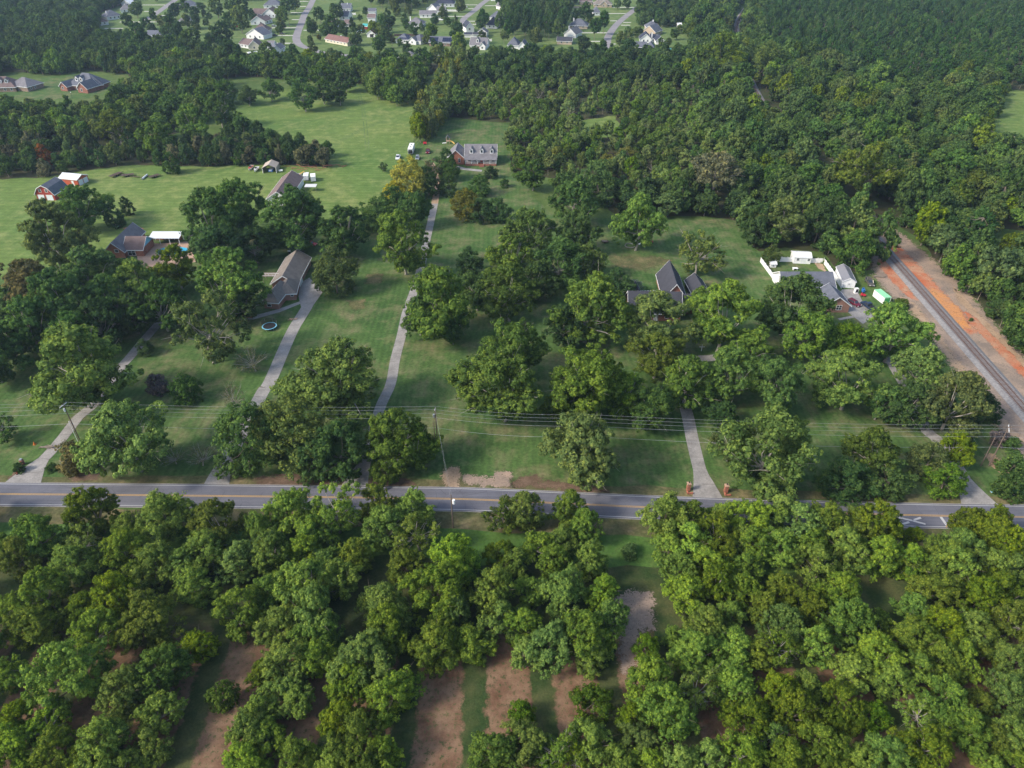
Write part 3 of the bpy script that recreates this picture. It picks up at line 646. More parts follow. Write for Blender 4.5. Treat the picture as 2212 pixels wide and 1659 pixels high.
# --- orchard, south of the road: (tile x, tile y, [crown x, y, width in tile units, kind])
O = []
def tl(ix, iy, L):
    for q in L:
        f = .25 if iy == 2 else .2533
        O.append((ix*553+q[0]*f, (825.8 if iy == 2 else 1238.7)+q[1]*f, q[2]*f, q[3] if len(q) > 3 else 'orch'))
tl(0,3,[(380,150,400),(90,240,300),(260,420,420),(960,210,420),(700,310,350),(800,510,430),(1300,420,470),(1650,80,350),(1690,600,300),(560,880,560),(1080,1010,430),(1410,850,430),(1890,1040,260,'young'),(2030,330,400),(90,830,320),(120,1250,350),(380,1290,350),(120,1500,400),(480,1520,380),(700,1560,320),(900,1450,420),(1330,1200,350),(1250,1430,350),(1060,1620,320),(2110,1330,350),(2080,1590,380)])
tl(1,3,[(430,110,480),(690,90,350),(130,150,350),(460,350,500),(150,430,400),(530,560,400),(270,780,420),(540,740,320),(60,850,280),(240,1000,350),(390,1090,300),(60,1150,280),(1090,270,500),(1130,520,400),(960,700,540),(800,900,380),(1170,1010,450),(740,1200,400),(820,1440,440),(380,1560,320),(1120,1560,300),(100,1400,320),(600,1600,280),(1560,170,500),(2000,130,420),(1510,560,470),(1840,560,350),(1680,350,320),(2080,380,360),(2010,1520,400)])
tl(2,3,[(150,130,320),(430,160,420),(750,150,320),(80,420,340),(330,610,420),(610,520,440),(810,420,320),(690,700,300),(120,690,300),(1150,630,270,'young'),(690,1090,340,'young'),(80,1180,230,'young'),(1500,170,350),(1750,70,360),(1960,110,350),(1610,430,350),(1870,330,260),(1400,530,220),(1550,690,400),(1890,640,400),(2130,330,270),(2120,660,300),(1170,960,430),(1560,980,420),(1880,980,360),(1320,1220,480),(1020,1230,260),(1100,1400,320),(2020,1250,400),(1980,1540,380),(700,1430,380),(380,1500,360),(120,1440,360),(550,1610,300),(1150,1600,320),(1420,1590,350),(1680,1560,340),(880,1610,280)])
tl(3,3,[(100,120,260),(130,400,350),(620,130,400),(330,290,350),(660,410,400),(1430,120,400),(1800,170,360),(2060,150,400),(2070,420,360),(1230,270,290),(950,410,240,'young'),(1250,520,420),(1470,470,360),(1720,480,360),(1650,720,320),(1900,620,320),(2090,720,360),(380,600,350),(80,660,320),(740,850,340),(950,680,400),(1050,900,300),(1290,820,360),(1450,720,350),(100,1000,360),(330,950,300),(200,1180,360),(600,1130,400),(890,1210,290,'young'),(1480,1080,420),(1290,1210,320),(1700,1310,400),(1800,1090,260),(2060,1000,360),(2090,1370,360),(1930,1420,300),(470,1450,400),(800,1570,280),(1050,1530,400),(1350,1480,400),(170,1560,320),(60,1400,280),(1900,1650,260),(2120,1590,280)])
tl(0,2,[(330,1300,460),(820,1130,420),(140,1490,360),(1120,1250,270),(1440,1110,480),(1880,1220,470),(700,1390,360),(620,1570,420),(1080,1480,400),(1320,1550,400),(1750,1440,400),(1560,1590,280),(2050,1510,360),(20,1400,200)])
tl(1,2,[(250,1110,400),(690,1110,460),(1040,1050,320),(1100,1270,360),(1370,1050,320),(1400,1310,360),(30,1290,300),(470,1280,380),(380,1490,360),(620,1530,320),(820,1490,360),(130,1480,400),(1690,1510,460),(2110,1140,300),(2110,1500,300),(1290,1530,360)])
tl(2,2,[(120,1130,320),(480,1120,320),(640,1260,300),(440,1340,280),(200,1400,320),(680,1540,320),(30,1560,260),(370,1560,300),(1330,1160,420),(1500,1060,330),(1770,1090,290),(1560,1370,400),(1770,1300,360),(1360,1400,280),(2080,1190,400),(2130,1430,320),(1440,1560,300),(1720,1560,360),(1990,1560,320),(1960,1380,280)])
tl(3,2,[(230,1080,400),(520,1190,380),(760,1130,320),(940,1240,380),(1180,1170,180),(1000,1500,360),(700,1410,360),(60,1200,280),(100,1390,360),(390,1390,320),(440,1580,360),(1450,1320,400),(1680,1140,320),(1920,1270,420),(1690,1420,360),(1160,1370,320),(1220,1530,320),(2060,1400,360),(2170,1580,300),(1950,1540,360),(1590,1570,360)])
rows = {}
for (x, y, wp, kind) in O:
    X, Y, W = crown_pos(x, y, wp, kind, 1.0)
    W *= 1.06; s = road_y(X)
    if 1900 < x < 2070 and y < 1185: Y -= 4.5
    if Y > s-W*.42-3: Y = s-W*.42-3-rnd.uniform(0, 1)
    rows.setdefault(round((X-.3)/12), []).append((Y, X, W, kind))
for a in range(-17, 18):     # trees of the same rows just outside the frame, and far rows
    for j in range(16):
        X = a*12+rnd.gauss(0,.8); Y = road_y(X)-9-j*11.5+rnd.gauss(0,.8); q = px_of(Vector((X, Y, 6)))
        if Y < 8: continue
        if (q[0] < -20 or q[0] > 2232 or q[1] > 1690) and q[0] > -500 and q[0] < 2700 and q[1] < 2100 and not any((X-c[1])**2+(Y-c[0])**2 < 60 for c in rows.get(a, [])):
            rows.setdefault(a, []).append((Y, X, rnd.uniform(9, 12), 'orch'))
for a, L in rows.items():
    L.sort(key=lambda q: -q[0])
    for i, (Y, X, W, kind) in enumerate(L):
        if a == 0: where = 'in line with the middle dirt strip'
        elif a == -1: where = 'in line with the left dirt strip'
        elif a == 1: where = 'in line with the right dirt strip'
        else: where = '%s row %s of the dirt strips' % (OR[abs(a)-2], 'left' if a < 0 else 'right')
        if kind == 'orch' and rnd.random() < .16: kind = rnd.choice(['pecan', 'open', 'pecan'])
        kd = 'small round dark green tree' if kind == 'young' else 'orchard pecan'
        right = px_of(Vector((X, Y, 6)))[0]
        col = 'bright' if kind == 'young' else ('ygreen' if right > 1650 and rnd.random() < .55 else rnd.choice(['pecan', 'orchard', 'orchard', 'orchard', 'ygreen']))
        place_tree(X, Y, W, kind, .95 if kind == 'young' else rnd.uniform(.85, 1.2), col, '%s, %s, %s from the road' % (kd, where, OR[min(i, 23)]), 'pecan trees of the orchard')
# --- yard trees and single trees: crown centre x, y, width, kind, ratio, colour, label
YT = [
(180,785,200,'pecan',.95,'pecan','large broad pecan on the lawn left of the first driveway'),
(440,705,150,'open',1.1,'olive','tall open pecan with bare grey limbs right of the left driveway'),
(312,750,32,'young',1.2,'dark','small dark tree beside the left driveway bend'),
(545,772,62,'bare',1.0,'grey','leafless grey tree left of the trampoline driveway'),
(500,850,58,'bare',1.15,'grey','dead pale tree behind the leftmost clump at the power line'),
(338,830,50,'shrub',.8,'purple','purple flowering crape myrtle beside the small green tree'),
(400,842,66,'young',1.0,'green','small green tree beside the purple flowering shrub'),
(272,940,185,'pecan',.98,'pecan','big pecan beside the leaning pole near the road'),
(160,985,80,'shrub',.9,'brown','brownish low bushy tree below the leftmost utility pole'),
(375,985,55,'bare',.7,'olive','low wispy shrub near the road right of the big pecan'),
(432,985,60,'bare',.8,'grey','pale twiggy bush beside the second driveway mouth'),
(0,925,64,'open',1.0,'green','tree cut off by the left edge behind the road'),
(40,1010,24,'shrub',.9,'dark','round clipped dark bush beside the brick mailbox'),
(110,1010,24,'shrub',.6,'dark','low dark bush right of the left driveway mouth'),
(532,945,150,'dense',.95,'green','left tree of the dense roadside clump'),
(625,925,165,'dense',1.0,'olive','tall middle tree of the dense roadside clump'),
(735,965,140,'dense',.9,'dark','dark right tree of the dense roadside clump by the long driveway'),
(672,985,100,'dense',.9,'green','low front tree of the dense roadside clump'),
(858,950,135,'pecan',1.1,'bright','bright green pecan right of the long driveway mouth'),
(905,960,95,'pecan',1.2,'bright','bright green pecan touching the middle utility pole'),
(835,1015,70,'dense',.8,'bright','low bright bush at the long driveway mouth'),
(740,812,200,'pecan',.85,'pecan','wide low pecan with dark forked trunk between two driveways'),
(108,510,150,'pecan',1.0,'olive','broad tree hiding the gambrel barn side, on the left lawn'),
(168,445,105,'pecan',.95,'green','tree in front of the gambrel barn'),
(272,446,34,'cone',1.25,'dark','rear dark cedar of the pair on the left field'),
(244,468,44,'cone',1.2,'dark','front dark cedar of the pair on the left field'),
(60,625,130,'pecan',1.0,'brown','olive brown tree at the left edge of the yard grove'),
(130,650,150,'pecan',1.0,'green','large tree of the yard grove left of the pool house'),
(188,585,130,'pecan',1.0,'green','tree directly left of the pool house roof'),
(235,640,120,'pecan',1.0,'green','tree below the pool house brick gable'),
(295,615,110,'pecan',1.0,'pecan','tree in front of the pool house porch'),
(60,705,130,'pecan',1.0,'green','shaded tree at the far left of the yard grove'),
(15,660,90,'pecan',1.0,'green','tree at the left picture edge of the yard grove'),
(-30,760,140,'pecan',1.0,'green','tree beyond the left picture edge above the lawn'),
(20,735,90,'pecan',1.0,'dark','dark tree above the left driveway lawn'),
(378,576,100,'pecan',1.0,'ygreen','tree half hiding the turquoise pool'),
(345,655,120,'pecan',1.0,'green','tree at the upper end of the left driveway'),
(488,600,150,'pecan',1.05,'pecan','big pecan left of the brick house with garage'),
(520,655,80,'pecan',1.0,'green','lower tree beside the small brick wall'),
(150,725,110,'pecan',1.0,'green','tree above the large broad pecan of the left lawn'),
(215,695,110,'pecan',1.0,'dark','dark tree between the pool house and left driveway'),
(285,675,90,'pecan',1.0,'green','tree left of the left driveway top'),
(450,475,145,'pecan',1.0,'green','grove tree right of the pool pavilion'),
(528,445,120,'pecan',1.05,'green','tall dark tree left of the grey roofed workshop'),
(625,470,140,'pecan',1.0,'green','tree at the front of the grey roofed workshop'),
(546,525,90,'pecan',.9,'dark','dark tree behind the brick house with garage'),
(470,530,120,'pecan',.9,'dark','dark tree right of the turquoise pool'),
(672,455,70,'open',1.1,'green','thin tree right of the grey roofed workshop'),
(722,588,100,'dense',1.05,'olive','dense olive tree beside the garage of the brick house'),
(738,500,118,'pecan',.95,'green','tree behind the red car'),
(606,500,56,'pecan',.9,'dark','dark tree between workshop and brick house'),
(870,515,130,'pecan',1.15,'pecan','tall tree with visible trunk left of the long driveway'),
(895,445,75,'pecan',1.1,'green','tree leaning over the upper long driveway'),
(820,470,75,'dense',.9,'green','bushy tree at the lower end of the driveway hedge'),
(785,470,60,'dense',.9,'green','low bushy tree at the left end of the driveway hedge'),
(850,440,70,'dense',1.0,'dark','dark bushy tree in the middle of the driveway hedge'),
(880,385,78,'dense',1.1,'gold','large yellow leaved tree below the parked camper'),
(925,395,60,'dense',1.0,'green','green tree right of the yellow tree'),
(855,415,50,'dense',.9,'gold','smaller yellow tree below the large yellow tree'),
(938,362,46,'open',1.0,'grey','pale flowering crape myrtle above the long driveway'),
(962,345,44,'dense',.9,'dark','round dark tree left of the dormer house'),
(970,368,46,'dense',.9,'green','green tree at the walk of the dormer house'),
(965,400,44,'dense',1.0,'green','tree right of the dirt track end'),
(1010,440,70,'dense',.9,'yellow','yellowish bush of the round clump on the middle lawn'),
(1074,455,58,'dense',.85,'dark','dark right bush of the round clump on the middle lawn'),
(1036,402,50,'dense',.8,'green','green tree behind the round clump on the middle lawn'),
(1035,455,60,'dense',.8,'dark','dark middle bush of the round clump on the middle lawn'),
(828,360,20,'open',1.0,'green','lonely small tree on the back field'),
(368,355,43,'cone',1.05,'green','single dark green tree on the field behind the pipe'),
(95,338,42,'cone',1.2,'rust','rust red dying tree at the field edge'),
(950,645,145,'pecan',1.1,'pecan','big pecan right of the long driveway in mid lawn'),
(905,680,80,'pecan',1.1,'green','lower pecan overhanging the long driveway edge'),
(975,700,90,'pecan',1.0,'green','dark lower pecan beside the long driveway'),
(1012,570,60,'dense',1.0,'dark','dark tree behind the big mid lawn pecan'),
(1030,625,90,'pecan',1.0,'green','pecan between the mid lawn pecan and the centre grove'),
(1105,560,120,'pecan',1.0,'pecan','centre grove pecan nearest the round clump'),
(1140,505,100,'pecan',1.1,'pecan','rearmost pecan of the centre grove'),
(1100,630,120,'pecan',1.05,'pecan','light green pecan in the centre grove middle'),
(1160,600,90,'pecan',1.0,'green','right pecan in the centre grove middle'),
(1250,497,90,'pecan',1.1,'green','rear pecan of the row left of the white tarp'),
(1215,560,110,'pecan',1.0,'green','front pecan of the row left of the white tarp'),
(1275,560,80,'pecan',1.0,'pecan','right pecan of the row left of the white tarp'),
(1270,655,155,'pecan',1.1,'pecan','big pecan with pale trunk left of the black roofed house'),
(1220,700,90,'pecan',1.0,'dark','shaded pecan left of the pale trunk pecan'),
(1330,620,80,'dense',.9,'dark','dark bushy tree at the left gable of the black roofed house'),
(1110,745,140,'pecan',1.05,'pecan','upper pecan of the pair in the middle of the lawn'),
(1090,830,165,'pecan',1.05,'pecan','lower pecan of the pair in the middle of the lawn'),
(1275,820,165,'pecan',.95,'bright','bright green spreading pecan in the centre of the lawn'),
(1222,870,100,'pecan',.9,'bright','low bright pecan left of the spreading centre pecan'),
(1350,850,110,'pecan',.95,'bright','low bright pecan right of the spreading centre pecan'),
(1425,690,140,'pecan',1.0,'olive','pecan in front of the black roofed house door'),
(1420,765,110,'pecan',1.0,'ygreen','yellowish pecan above the gravel driveway bend'),
(1565,680,150,'pecan',1.1,'pecan','big pecan at the right corner of the black roofed house'),
(1520,650,70,'pecan',1.1,'pecan','small pecan hiding the black roofed house porch'),
(1480,815,130,'pecan',1.0,'pecan','pecan standing over the curved driveway'),
(1410,870,110,'pecan',.9,'green','dark pecan left of the curved driveway'),
(1590,820,130,'pecan',1.0,'pecan','pecan right of the curved driveway'),
(1610,765,90,'pecan',1.0,'pecan','light pecan above the curved driveway group'),
(1690,835,130,'pecan',1.0,'green','pecan in the right lawn row, second from the curved driveway'),
(1560,890,80,'pecan',.9,'dark','shaded low pecan beside the curved driveway'),
(1712,668,150,'pecan',1.0,'green','large dark pecan hiding the fenced brick house'),
(1755,715,125,'pecan',1.0,'pecan','pecan below the fenced brick house gable'),
(1840,815,150,'pecan',1.0,'pecan','pecan with a broken white branch on the right lawn'),
(1840,745,100,'pecan',.95,'bright','bright pecan above the broken branch pecan'),
(1935,715,140,'pecan',1.0,'pecan','big pecan below the green roofed container'),
(1990,790,120,'pecan',1.0,'pecan','pecan left of the railway dirt, upper one'),
(2065,860,150,'pecan',1.0,'olive','wide pecan nearest the railway ballast'),
(1975,870,110,'pecan',1.0,'green','dark pecan over the right driveway'),
(2125,880,70,'dense',.9,'dark','dark bushy tree touching the railway corridor'),
(1905,865,90,'pecan',1.0,'green','pecan left of the right driveway'),
(1665,965,210,'pecan',.95,'pecan','very large roadside pecan right of the brick gate pillars'),
(1578,960,90,'open',.9,'olive','side limb pecan nearest the brick gate pillars'),
(1885,970,100,'pecan',1.15,'bright','bright roadside pecan between pillars and right driveway'),
(1830,1035,115,'dense',.75,'dark','dark wide roadside bush below the bright pecan'),
(1925,1030,95,'dense',.85,'green','green roadside bush right of the dark wide bush'),
(2068,962,75,'pecan',1.1,'ygreen','yellow green tree over the right driveway near the poles'),
(2005,995,90,'dense',.9,'olive','olive tree left of the right driveway mouth'),
(2045,1035,80,'dense',.9,'bright','green bushy tree at the right driveway mouth'),
(1265,980,185,'pecan',.90,'olive','round olive pecan standing on the roadside lawn under the wires'),
(2190,960,36,'shrub',.9,'green','bush right of the crossarm pole'),
(2160,945,40,'shrub',.8,'purple','reddish low bush between the two right poles'),
(2190,1000,60,'shrub',.8,'green','low green bush near the right picture edge'),
(2185,1050,70,'shrub',.8,'green','green roadside bush at the right picture edge'),
(1510,545,98,'open',1.05,'olive','open leaning tree behind the black carport'),
(1380,475,112,'pecan',1.1,'pecan','tree in a stone ring beside the white tarp'),
(1240,425,110,'pecan',1.0,'green','big tree at the corner of the woods, left of the tarp lawn'),
(1290,400,90,'dense',1.0,'green','tree behind the woods corner tree'),
(1152,375,62,'pecan',1.05,'green','small tree on the lawn right of the dormer house'),
(1665,550,42,'dense',1.0,'olive','tree in the corner of the white fence'),
(1370,615,38,'umb',.7,'blue','silvery blue palm like shrub at the black roofed house'),
(1950,655,34,'shrub',.6,'bright','low green shrub on the dirt beside the track'),
(1700,1018,26,'bare',1.1,'olive','thin bare roadside sapling under the large pecan'),
(2098,690,10,'shrub',.8,'green','tiny weed clump on the railway dirt'),
(1780,562,14,'shrub',.9,'green','small round bush at the white shed'),
(1088,500,26,'shrub',.9,'green','small bush on the middle lawn') if False else (1060,372,30,'shrub',.9,'dark','dark bush at the right end of the porch'),
(1090,395,22,'shrub',.9,'green','small bush on the lawn below the dormer house porch'),
(1360,1190,40,'shrub',.7,'weed' if False else 'green','low weed clump on the open strip south of the road'),
(985,1165,40,'shrub',.8,'dark','dark shrub at the foot of the lamp pole'),
(655,203,60,'pecan',1.05,'green','round pecan at the field corner left of the tyre tracks'),
(697,195,50,'pecan',1.0,'green','pecan right of the round field corner pecan'),
(732,200,46,'pecan',1.0,'green','rightmost pecan of the field corner row'),
(640,165,50,'pecan',1.0,'green','rear pecan of the field corner group'),
(690,160,50,'pecan',1.0,'pecan','rear middle pecan of the field corner group'),
(745,165,50,'pecan',1.1,'green','rear right pecan of the field corner group'),
(583,190,46,'pecan',1.0,'green','single round pecan left of the field corner group'),
(535,205,38,'pecan',1.0,'green','small single pecan on the upper field edge'),
(516,265,36,'pecan',1.0,'green','lone small pecan on the left of the big field'),
(412,262,74,'pecan',1.0,'pecan','big pecan at the dark gap above the tree line'),
(472,235,66,'pecan',1.05,'green','tall pecan right of the dark gap'),
(480,195,50,'pecan',1.0,'green','pecan above the dark gap on the field edge'),
(330,295,70,'pecan',1.0,'pecan','yellowish pecan left of the dark gap'),
(1550,362,110,'umb',.95,'grey','large grey leaved tree with pale limbs at the young woods edge'),
(1885,350,135,'umb',1.0,'ygreen','big yellow green tree with bare pale limbs above the railway'),
(1830,300,70,'umb',1.0,'olive','olive spreading tree beside the railway cutting'),
(1560,118,90,'dense',.9,'ygreen','yellow crowned tree left of the far railway bend'),
(1590,140,60,'dense',.9,'ygreen','yellowish tree touching the far railway bend'),
(1655,135,70,'dense',1.0,'olive','pale olive tree right of the far railway bend'),
(2115,490,80,'pineb',1.1,'pine','bright round topped pine right of the red clay bank'),
(1690,470,90,'pecan',1.1,'olive','tall olive tree behind the white garden shed'),
(1770,480,90,'dense',1.2,'green','dense tall tree behind the long shed'),
(1640,480,80,'dense',1.0,'green','dense tree left of the white fence corner'),
(1850,540,80,'dense',1.1,'green','dense green tree between the long shed and the track'),
(1355,330,40,'umb',.9,'yellow','small yellow tree on the near side of the young woods'),
(1310,340,34,'umb',.9,'yellow','pale yellow tree left of the small yellow tree'),
(250,270,70,'pecan',1.0,'ygreen','light pecan in the mass below the brick dormer villa'),
]
for (x, y, wp, kind, ratio, colr, label) in YT:
    X, Y, W = crown_pos(x, y, wp, kind, ratio)
    ry = road_y(X)
    if abs(Y-ry) < 4.5+W*.12: Y = ry+(4.5+W*.2 if Y > ry-2 else -6-W*.2)
    cat = 'shrub' if kind == 'shrub' or wp < 30 else 'tree'
    place_tree(X, Y, W*1.06, kind, ratio*1.0, colr, label, None, cat, name=('shrub' if cat == 'shrub' else None))
# --- woods
def inside(p, poly):
    c = False; n = len(poly)
    for i in range(n):
        a, b = poly[i], poly[i-1]
        if (a[1] > p[1]) != (b[1] > p[1]) and p[0] < (b[0]-a[0])*(p[1]-a[1])/(b[1]-a[1])+a[0]: c = not c
    return c
def track_d(X, Y): return min((c.x-X)**2+(c.y-Y)**2 for c in TCs)**.5
TCs = TC[::3]
W1 = [(1016,145),(1180,141),(1460,132),(1490,128),(1560,60),(1640,0),(1662,-35),(1720,-40),(1600,250),(1680,290),(1705,330),(1850,465),(1880,530),(1895,575),(1880,590),(1850,590),(1810,575),(1790,560),(1775,545),(1700,540),(1640,545),(1631,540),(1606,483),(1560,480),(1521,468),(1433,475),(1330,470),(1310,440),(1215,440),(1190,385),(1105,375),(1098,268),(982,250),(1000,190)]
W2 = [(1680,-38),(2700,-38),(2800,160),(2400,190),(2180,196),(2150,245),(2120,285),(2135,325),(2212,350),(2500,400),(2800,500),(3000,900),(2450,900),(2205,765),(2125,675),(2048,592),(1962,505),(1925,480),(1870,440),(1730,300),(1640,180),(1600,80),(1625,20)]
W3 = [(-500,-36),(560,-36),(300,-5),(215,30),(205,85),(330,105),(500,135),(560,148),(700,144),(850,146),(925,143),(922,160),(820,165),(790,185),(740,178),(520,165),(480,175),(420,180),(370,190),(330,190),(260,160),(180,155),(110,165),(-500,170)]
W4 = [(-500,252),(110,254),(150,264),(235,252),(272,215),(330,190),(480,185),(440,270),(360,300),(300,312),(440,318),(500,312),(600,330),(715,345),(712,362),(590,355),(440,360),(290,355),(190,368),(80,385),(-500,395)]
W6 = [(792,175),(825,150),(922,148),(896,228),(840,233),(795,212)]
W5 = [(985,125),(960,165),(932,228),(893,300),(915,312),(955,280),(985,205),(1003,140)]
W7 = [(1080,20),(1110,-5),(1235,-10),(1225,50),(1212,88),(1180,95),(1150,85),(1100,92),(1078,85),(1083,55)]
W8 = [(1380,30),(1405,12),(1430,-20),(1640,-30),(1580,70),(1545,120),(1500,122),(1478,60),(1380,58)]
W9 = [(800,-30),(1040,-30),(1030,-4),(930,8),(915,28),(800,20)]
W10 = [(430,-30),(640,-30),(600,0),(500,5),(430,0)]
CLR = [[(1240,260),(1330,250),(1345,290),(1270,305)], [(2120,500),(2300,495),(2300,560),(2170,540)], [(350,285),(500,270),(520,312),(400,322)],
       [(0,150),(115,165),(200,150),(212,190),(150,232),(0,222)], [(1245,215),(1270,205),(1275,222),(1250,230)]]
def scatter(polys, dmin, seed, bounds, reject=None):
    r = random.Random(seed); cell = {}; out = []
    wp = [[tuple(G(*q))[:2] for q in p] for p in polys]; wc = [[tuple(G(*q))[:2] for q in p] for p in CLR]
    for poly in wp:
        x0, x1 = min(p[0] for p in poly), max(p[0] for p in poly); y0, y1 = min(p[1] for p in poly), max(p[1] for p in poly)
        n = int((x1-x0)*(y1-y0)/dmin**2*1.9)
        for _ in range(n):
            X, Y = r.uniform(x0, x1), r.uniform(y0, y1)
            if not inside((X, Y), poly) or any(inside((X, Y), c) for c in wc): continue
            s = dmin*(1 if Y < 420 else 1.15); k = (int(X//s), int(Y//s), s > dmin)
            if any((X-q[0])**2+(Y-q[1])**2 < (s*.86)**2 for a in (-1,0,1) for b in (-1,0,1) for q in cell.get((k[0]+a, k[1]+b, k[2]), [])): continue
            if track_d(X, Y) < (8.5 if Y < 250 or Y > 600 else 5.0): continue
            cell.setdefault(k, []).append((X, Y)); out.append((X, Y))
    return out
def near_tree(X, Y, m=.42):
    return any((X-a)**2+(Y-b)**2 < (m*c)**2 for a, b, c in BASE)
BASE = list(ALLT)
W4b = [(440,322),(520,302),(600,318),(715,338),(710,362),(590,357),(440,362)]
woods = scatter([W1, W3, W4, W6, W8], 5.7, 5, None)+scatter([W4b], 4.2, 15, None)
rightw = scatter([W2], 6.0, 6, None)
hedge = scatter([W5], 4.0, 7, None)
pin = scatter([W7, W9, W10], 7.5, 8, None)
cand = []
for X, Y in woods+rightw:
    if near_tree(X, Y): continue
    px, py = px_of(Vector((X, Y, 0)))
    plantation = px > 1640 and py < 200-max(0, (1900-px))*.35+15*math.sin(px*.02)
    u = rnd.random(); dist = Y
    if py < -30 and rnd.random() < .2: continue
    if plantation: kind, w_, ra, c = 'pine', rnd.uniform(6.0, 8.0), rnd.uniform(1.5, 1.8), rnd.choice(['pine','pine','pine','green'])
    elif px > 1610 or (X > 60 and track_d(X, Y) < 45):
        kind = rnd.choice(['wood','wood','wood','pine','slim']); w_ = rnd.uniform(6.5, 14.5); ra = rnd.uniform(.9, 1.5); c = rnd.choice(['far','green','olive','far','green','green','pecan','far','green','far','ygreen'])
    elif px > 990 and 190 < py < 420 and px < 1600:
        kind = rnd.choice(['wood','slim','slim','wood','pine']); w_ = rnd.uniform(4.8, 8.5); ra = rnd.uniform(.95, 1.4); c = rnd.choice(['light','pecan','light','olive','light','pecan','bright','green'])
        if u < .02: kind, c = 'snag', 'grey'
        elif u < .04: c = 'yellow'
    elif px < 760 and py > 305: kind = rnd.choice(['wood','slim','slim']); w_ = rnd.uniform(5.5, 9); ra = rnd.uniform(1.0, 1.5); c = rnd.choice(['far','green','dark','olive','grey'])
    else: kind = rnd.choice(['wood','wood','wood','slim']); w_ = rnd.uniform(8.5, 13); ra = rnd.uniform(.95, 1.3); c = rnd.choice(['pecan','olive','green','pecan','green'] if (px < 960 and 150 < py < 310) else ['far','dark','far','green','dark'])
    cand.append((X, Y, w_, kind, ra, c, 'woods'))
for X, Y in hedge: cand.append((X, Y, rnd.uniform(7, 9.5), rnd.choice(['slim','slim','wood']), rnd.uniform(1.4, 1.8), rnd.choice(['olive','yellow','light','ygreen','light']), 'hedge'))
for X, Y in pin: cand.append((X, Y, rnd.uniform(8, 11), 'pine', rnd.uniform(1.5, 1.9), rnd.choice(['pine','far','dark']), 'pines'))
CN = {'far': 'dull green', 'green': 'mid green', 'dark': 'dark green', 'olive': 'olive', 'ygreen': 'yellow green', 'brown': 'brownish', 'grey': 'grey green', 'bright': 'bright green', 'yellow': 'yellow', 'pine': 'green', 'pecan': 'fresh green', 'rust': 'rust red', 'light': 'pale green', 'gold': 'golden'}
def region(px, py, zone):
    if zone == 'hedge': return 'hedge line beside the big field'
    if zone == 'pines': return 'far housing estate'
    if px > 1640 and py < 190: return 'plantation beyond the railway'
    if px > 1900 and py > 430: return 'bank beside the track'
    if px > 1700 and py > 300: return 'railway cutting woods'
    if px > 1600: return 'far railway woods'
    if px > 1400 and py > 380: return 'wood behind the tarp lawn'
    if px > 990: return 'young woods'
    if px > 780: return 'wood corner above the big field'
    if py > 300: return 'tree line behind the sheds'
    if py > 195: return 'grove by the field'
    return 'belt below the far houses'
def pix_size(c):
    p = px_of(Vector((c[0], c[1], 5))); return c[2]*FPX/(c[1]*ct+(CAM_H-5)*st) if -40 < p[0] < 2252 and p[1] > -40 else -1
cand.sort(key=lambda c: -pix_size(c))
cnt = {'wood': 0, 'pine': 0}; rest = []
used = {}
indiv = []
for c in cand:
    k = 'pine' if c[3] == 'pine' else 'wood'
    if pix_size(c) > 0 and cnt[k] < (285 if k == 'wood' else 270): cnt[k] += 1; indiv.append(c)
    else: rest.append(c)
RB = {}
for c in indiv:
    q = px_of(Vector((c[0], c[1], 0))); r_ = region(q[0], q[1], c[6]); b_ = RB.setdefault(r_, [9e9, -9e9, 9e9, -9e9]); b_[0] = min(b_[0], q[0]); b_[1] = max(b_[1], q[0]); b_[2] = min(b_[2], q[1]); b_[3] = max(b_[3], q[1])
for (X, Y, w_, kind, ra, colr, zone) in indiv:
    px, py = px_of(Vector((X, Y, 0))); reg = region(px, py, zone)
    size = 'tall' if w_*ra > 13 else ('small' if w_*ra < 8.5 else 'medium')
    sp = {'wood': 'round tree', 'slim': 'narrow tree', 'pine': 'pine', 'snag': 'leafless grey tree'}[kind]
    b_ = RB[reg]; gx = min(2, int(3*(px-b_[0])/(b_[1]-b_[0]+1))); gy = min(2, int(3*(py-b_[2])/(b_[3]-b_[2]+1)))
    part = (['back', 'middle', 'front'][gy]+' '+['left', 'centre', 'right'][gx]) if reg != 'hedge line beside the big field' else ['back', 'middle', 'front'][gy]
    lab = '%s%s %s, %s of the %s' % (size+' ' if kind != 'snag' else '', CN[colr] if kind != 'snag' else '', sp, part, reg) if kind != 'snag' else '%s, %s of the %s' % (sp, part, reg)
    place_tree(X, Y, w_, kind, ra, colr, lab, {'pine': 'pine trees, ', 'snag': 'dead trees, '}.get(kind, 'woodland trees, ')+reg)
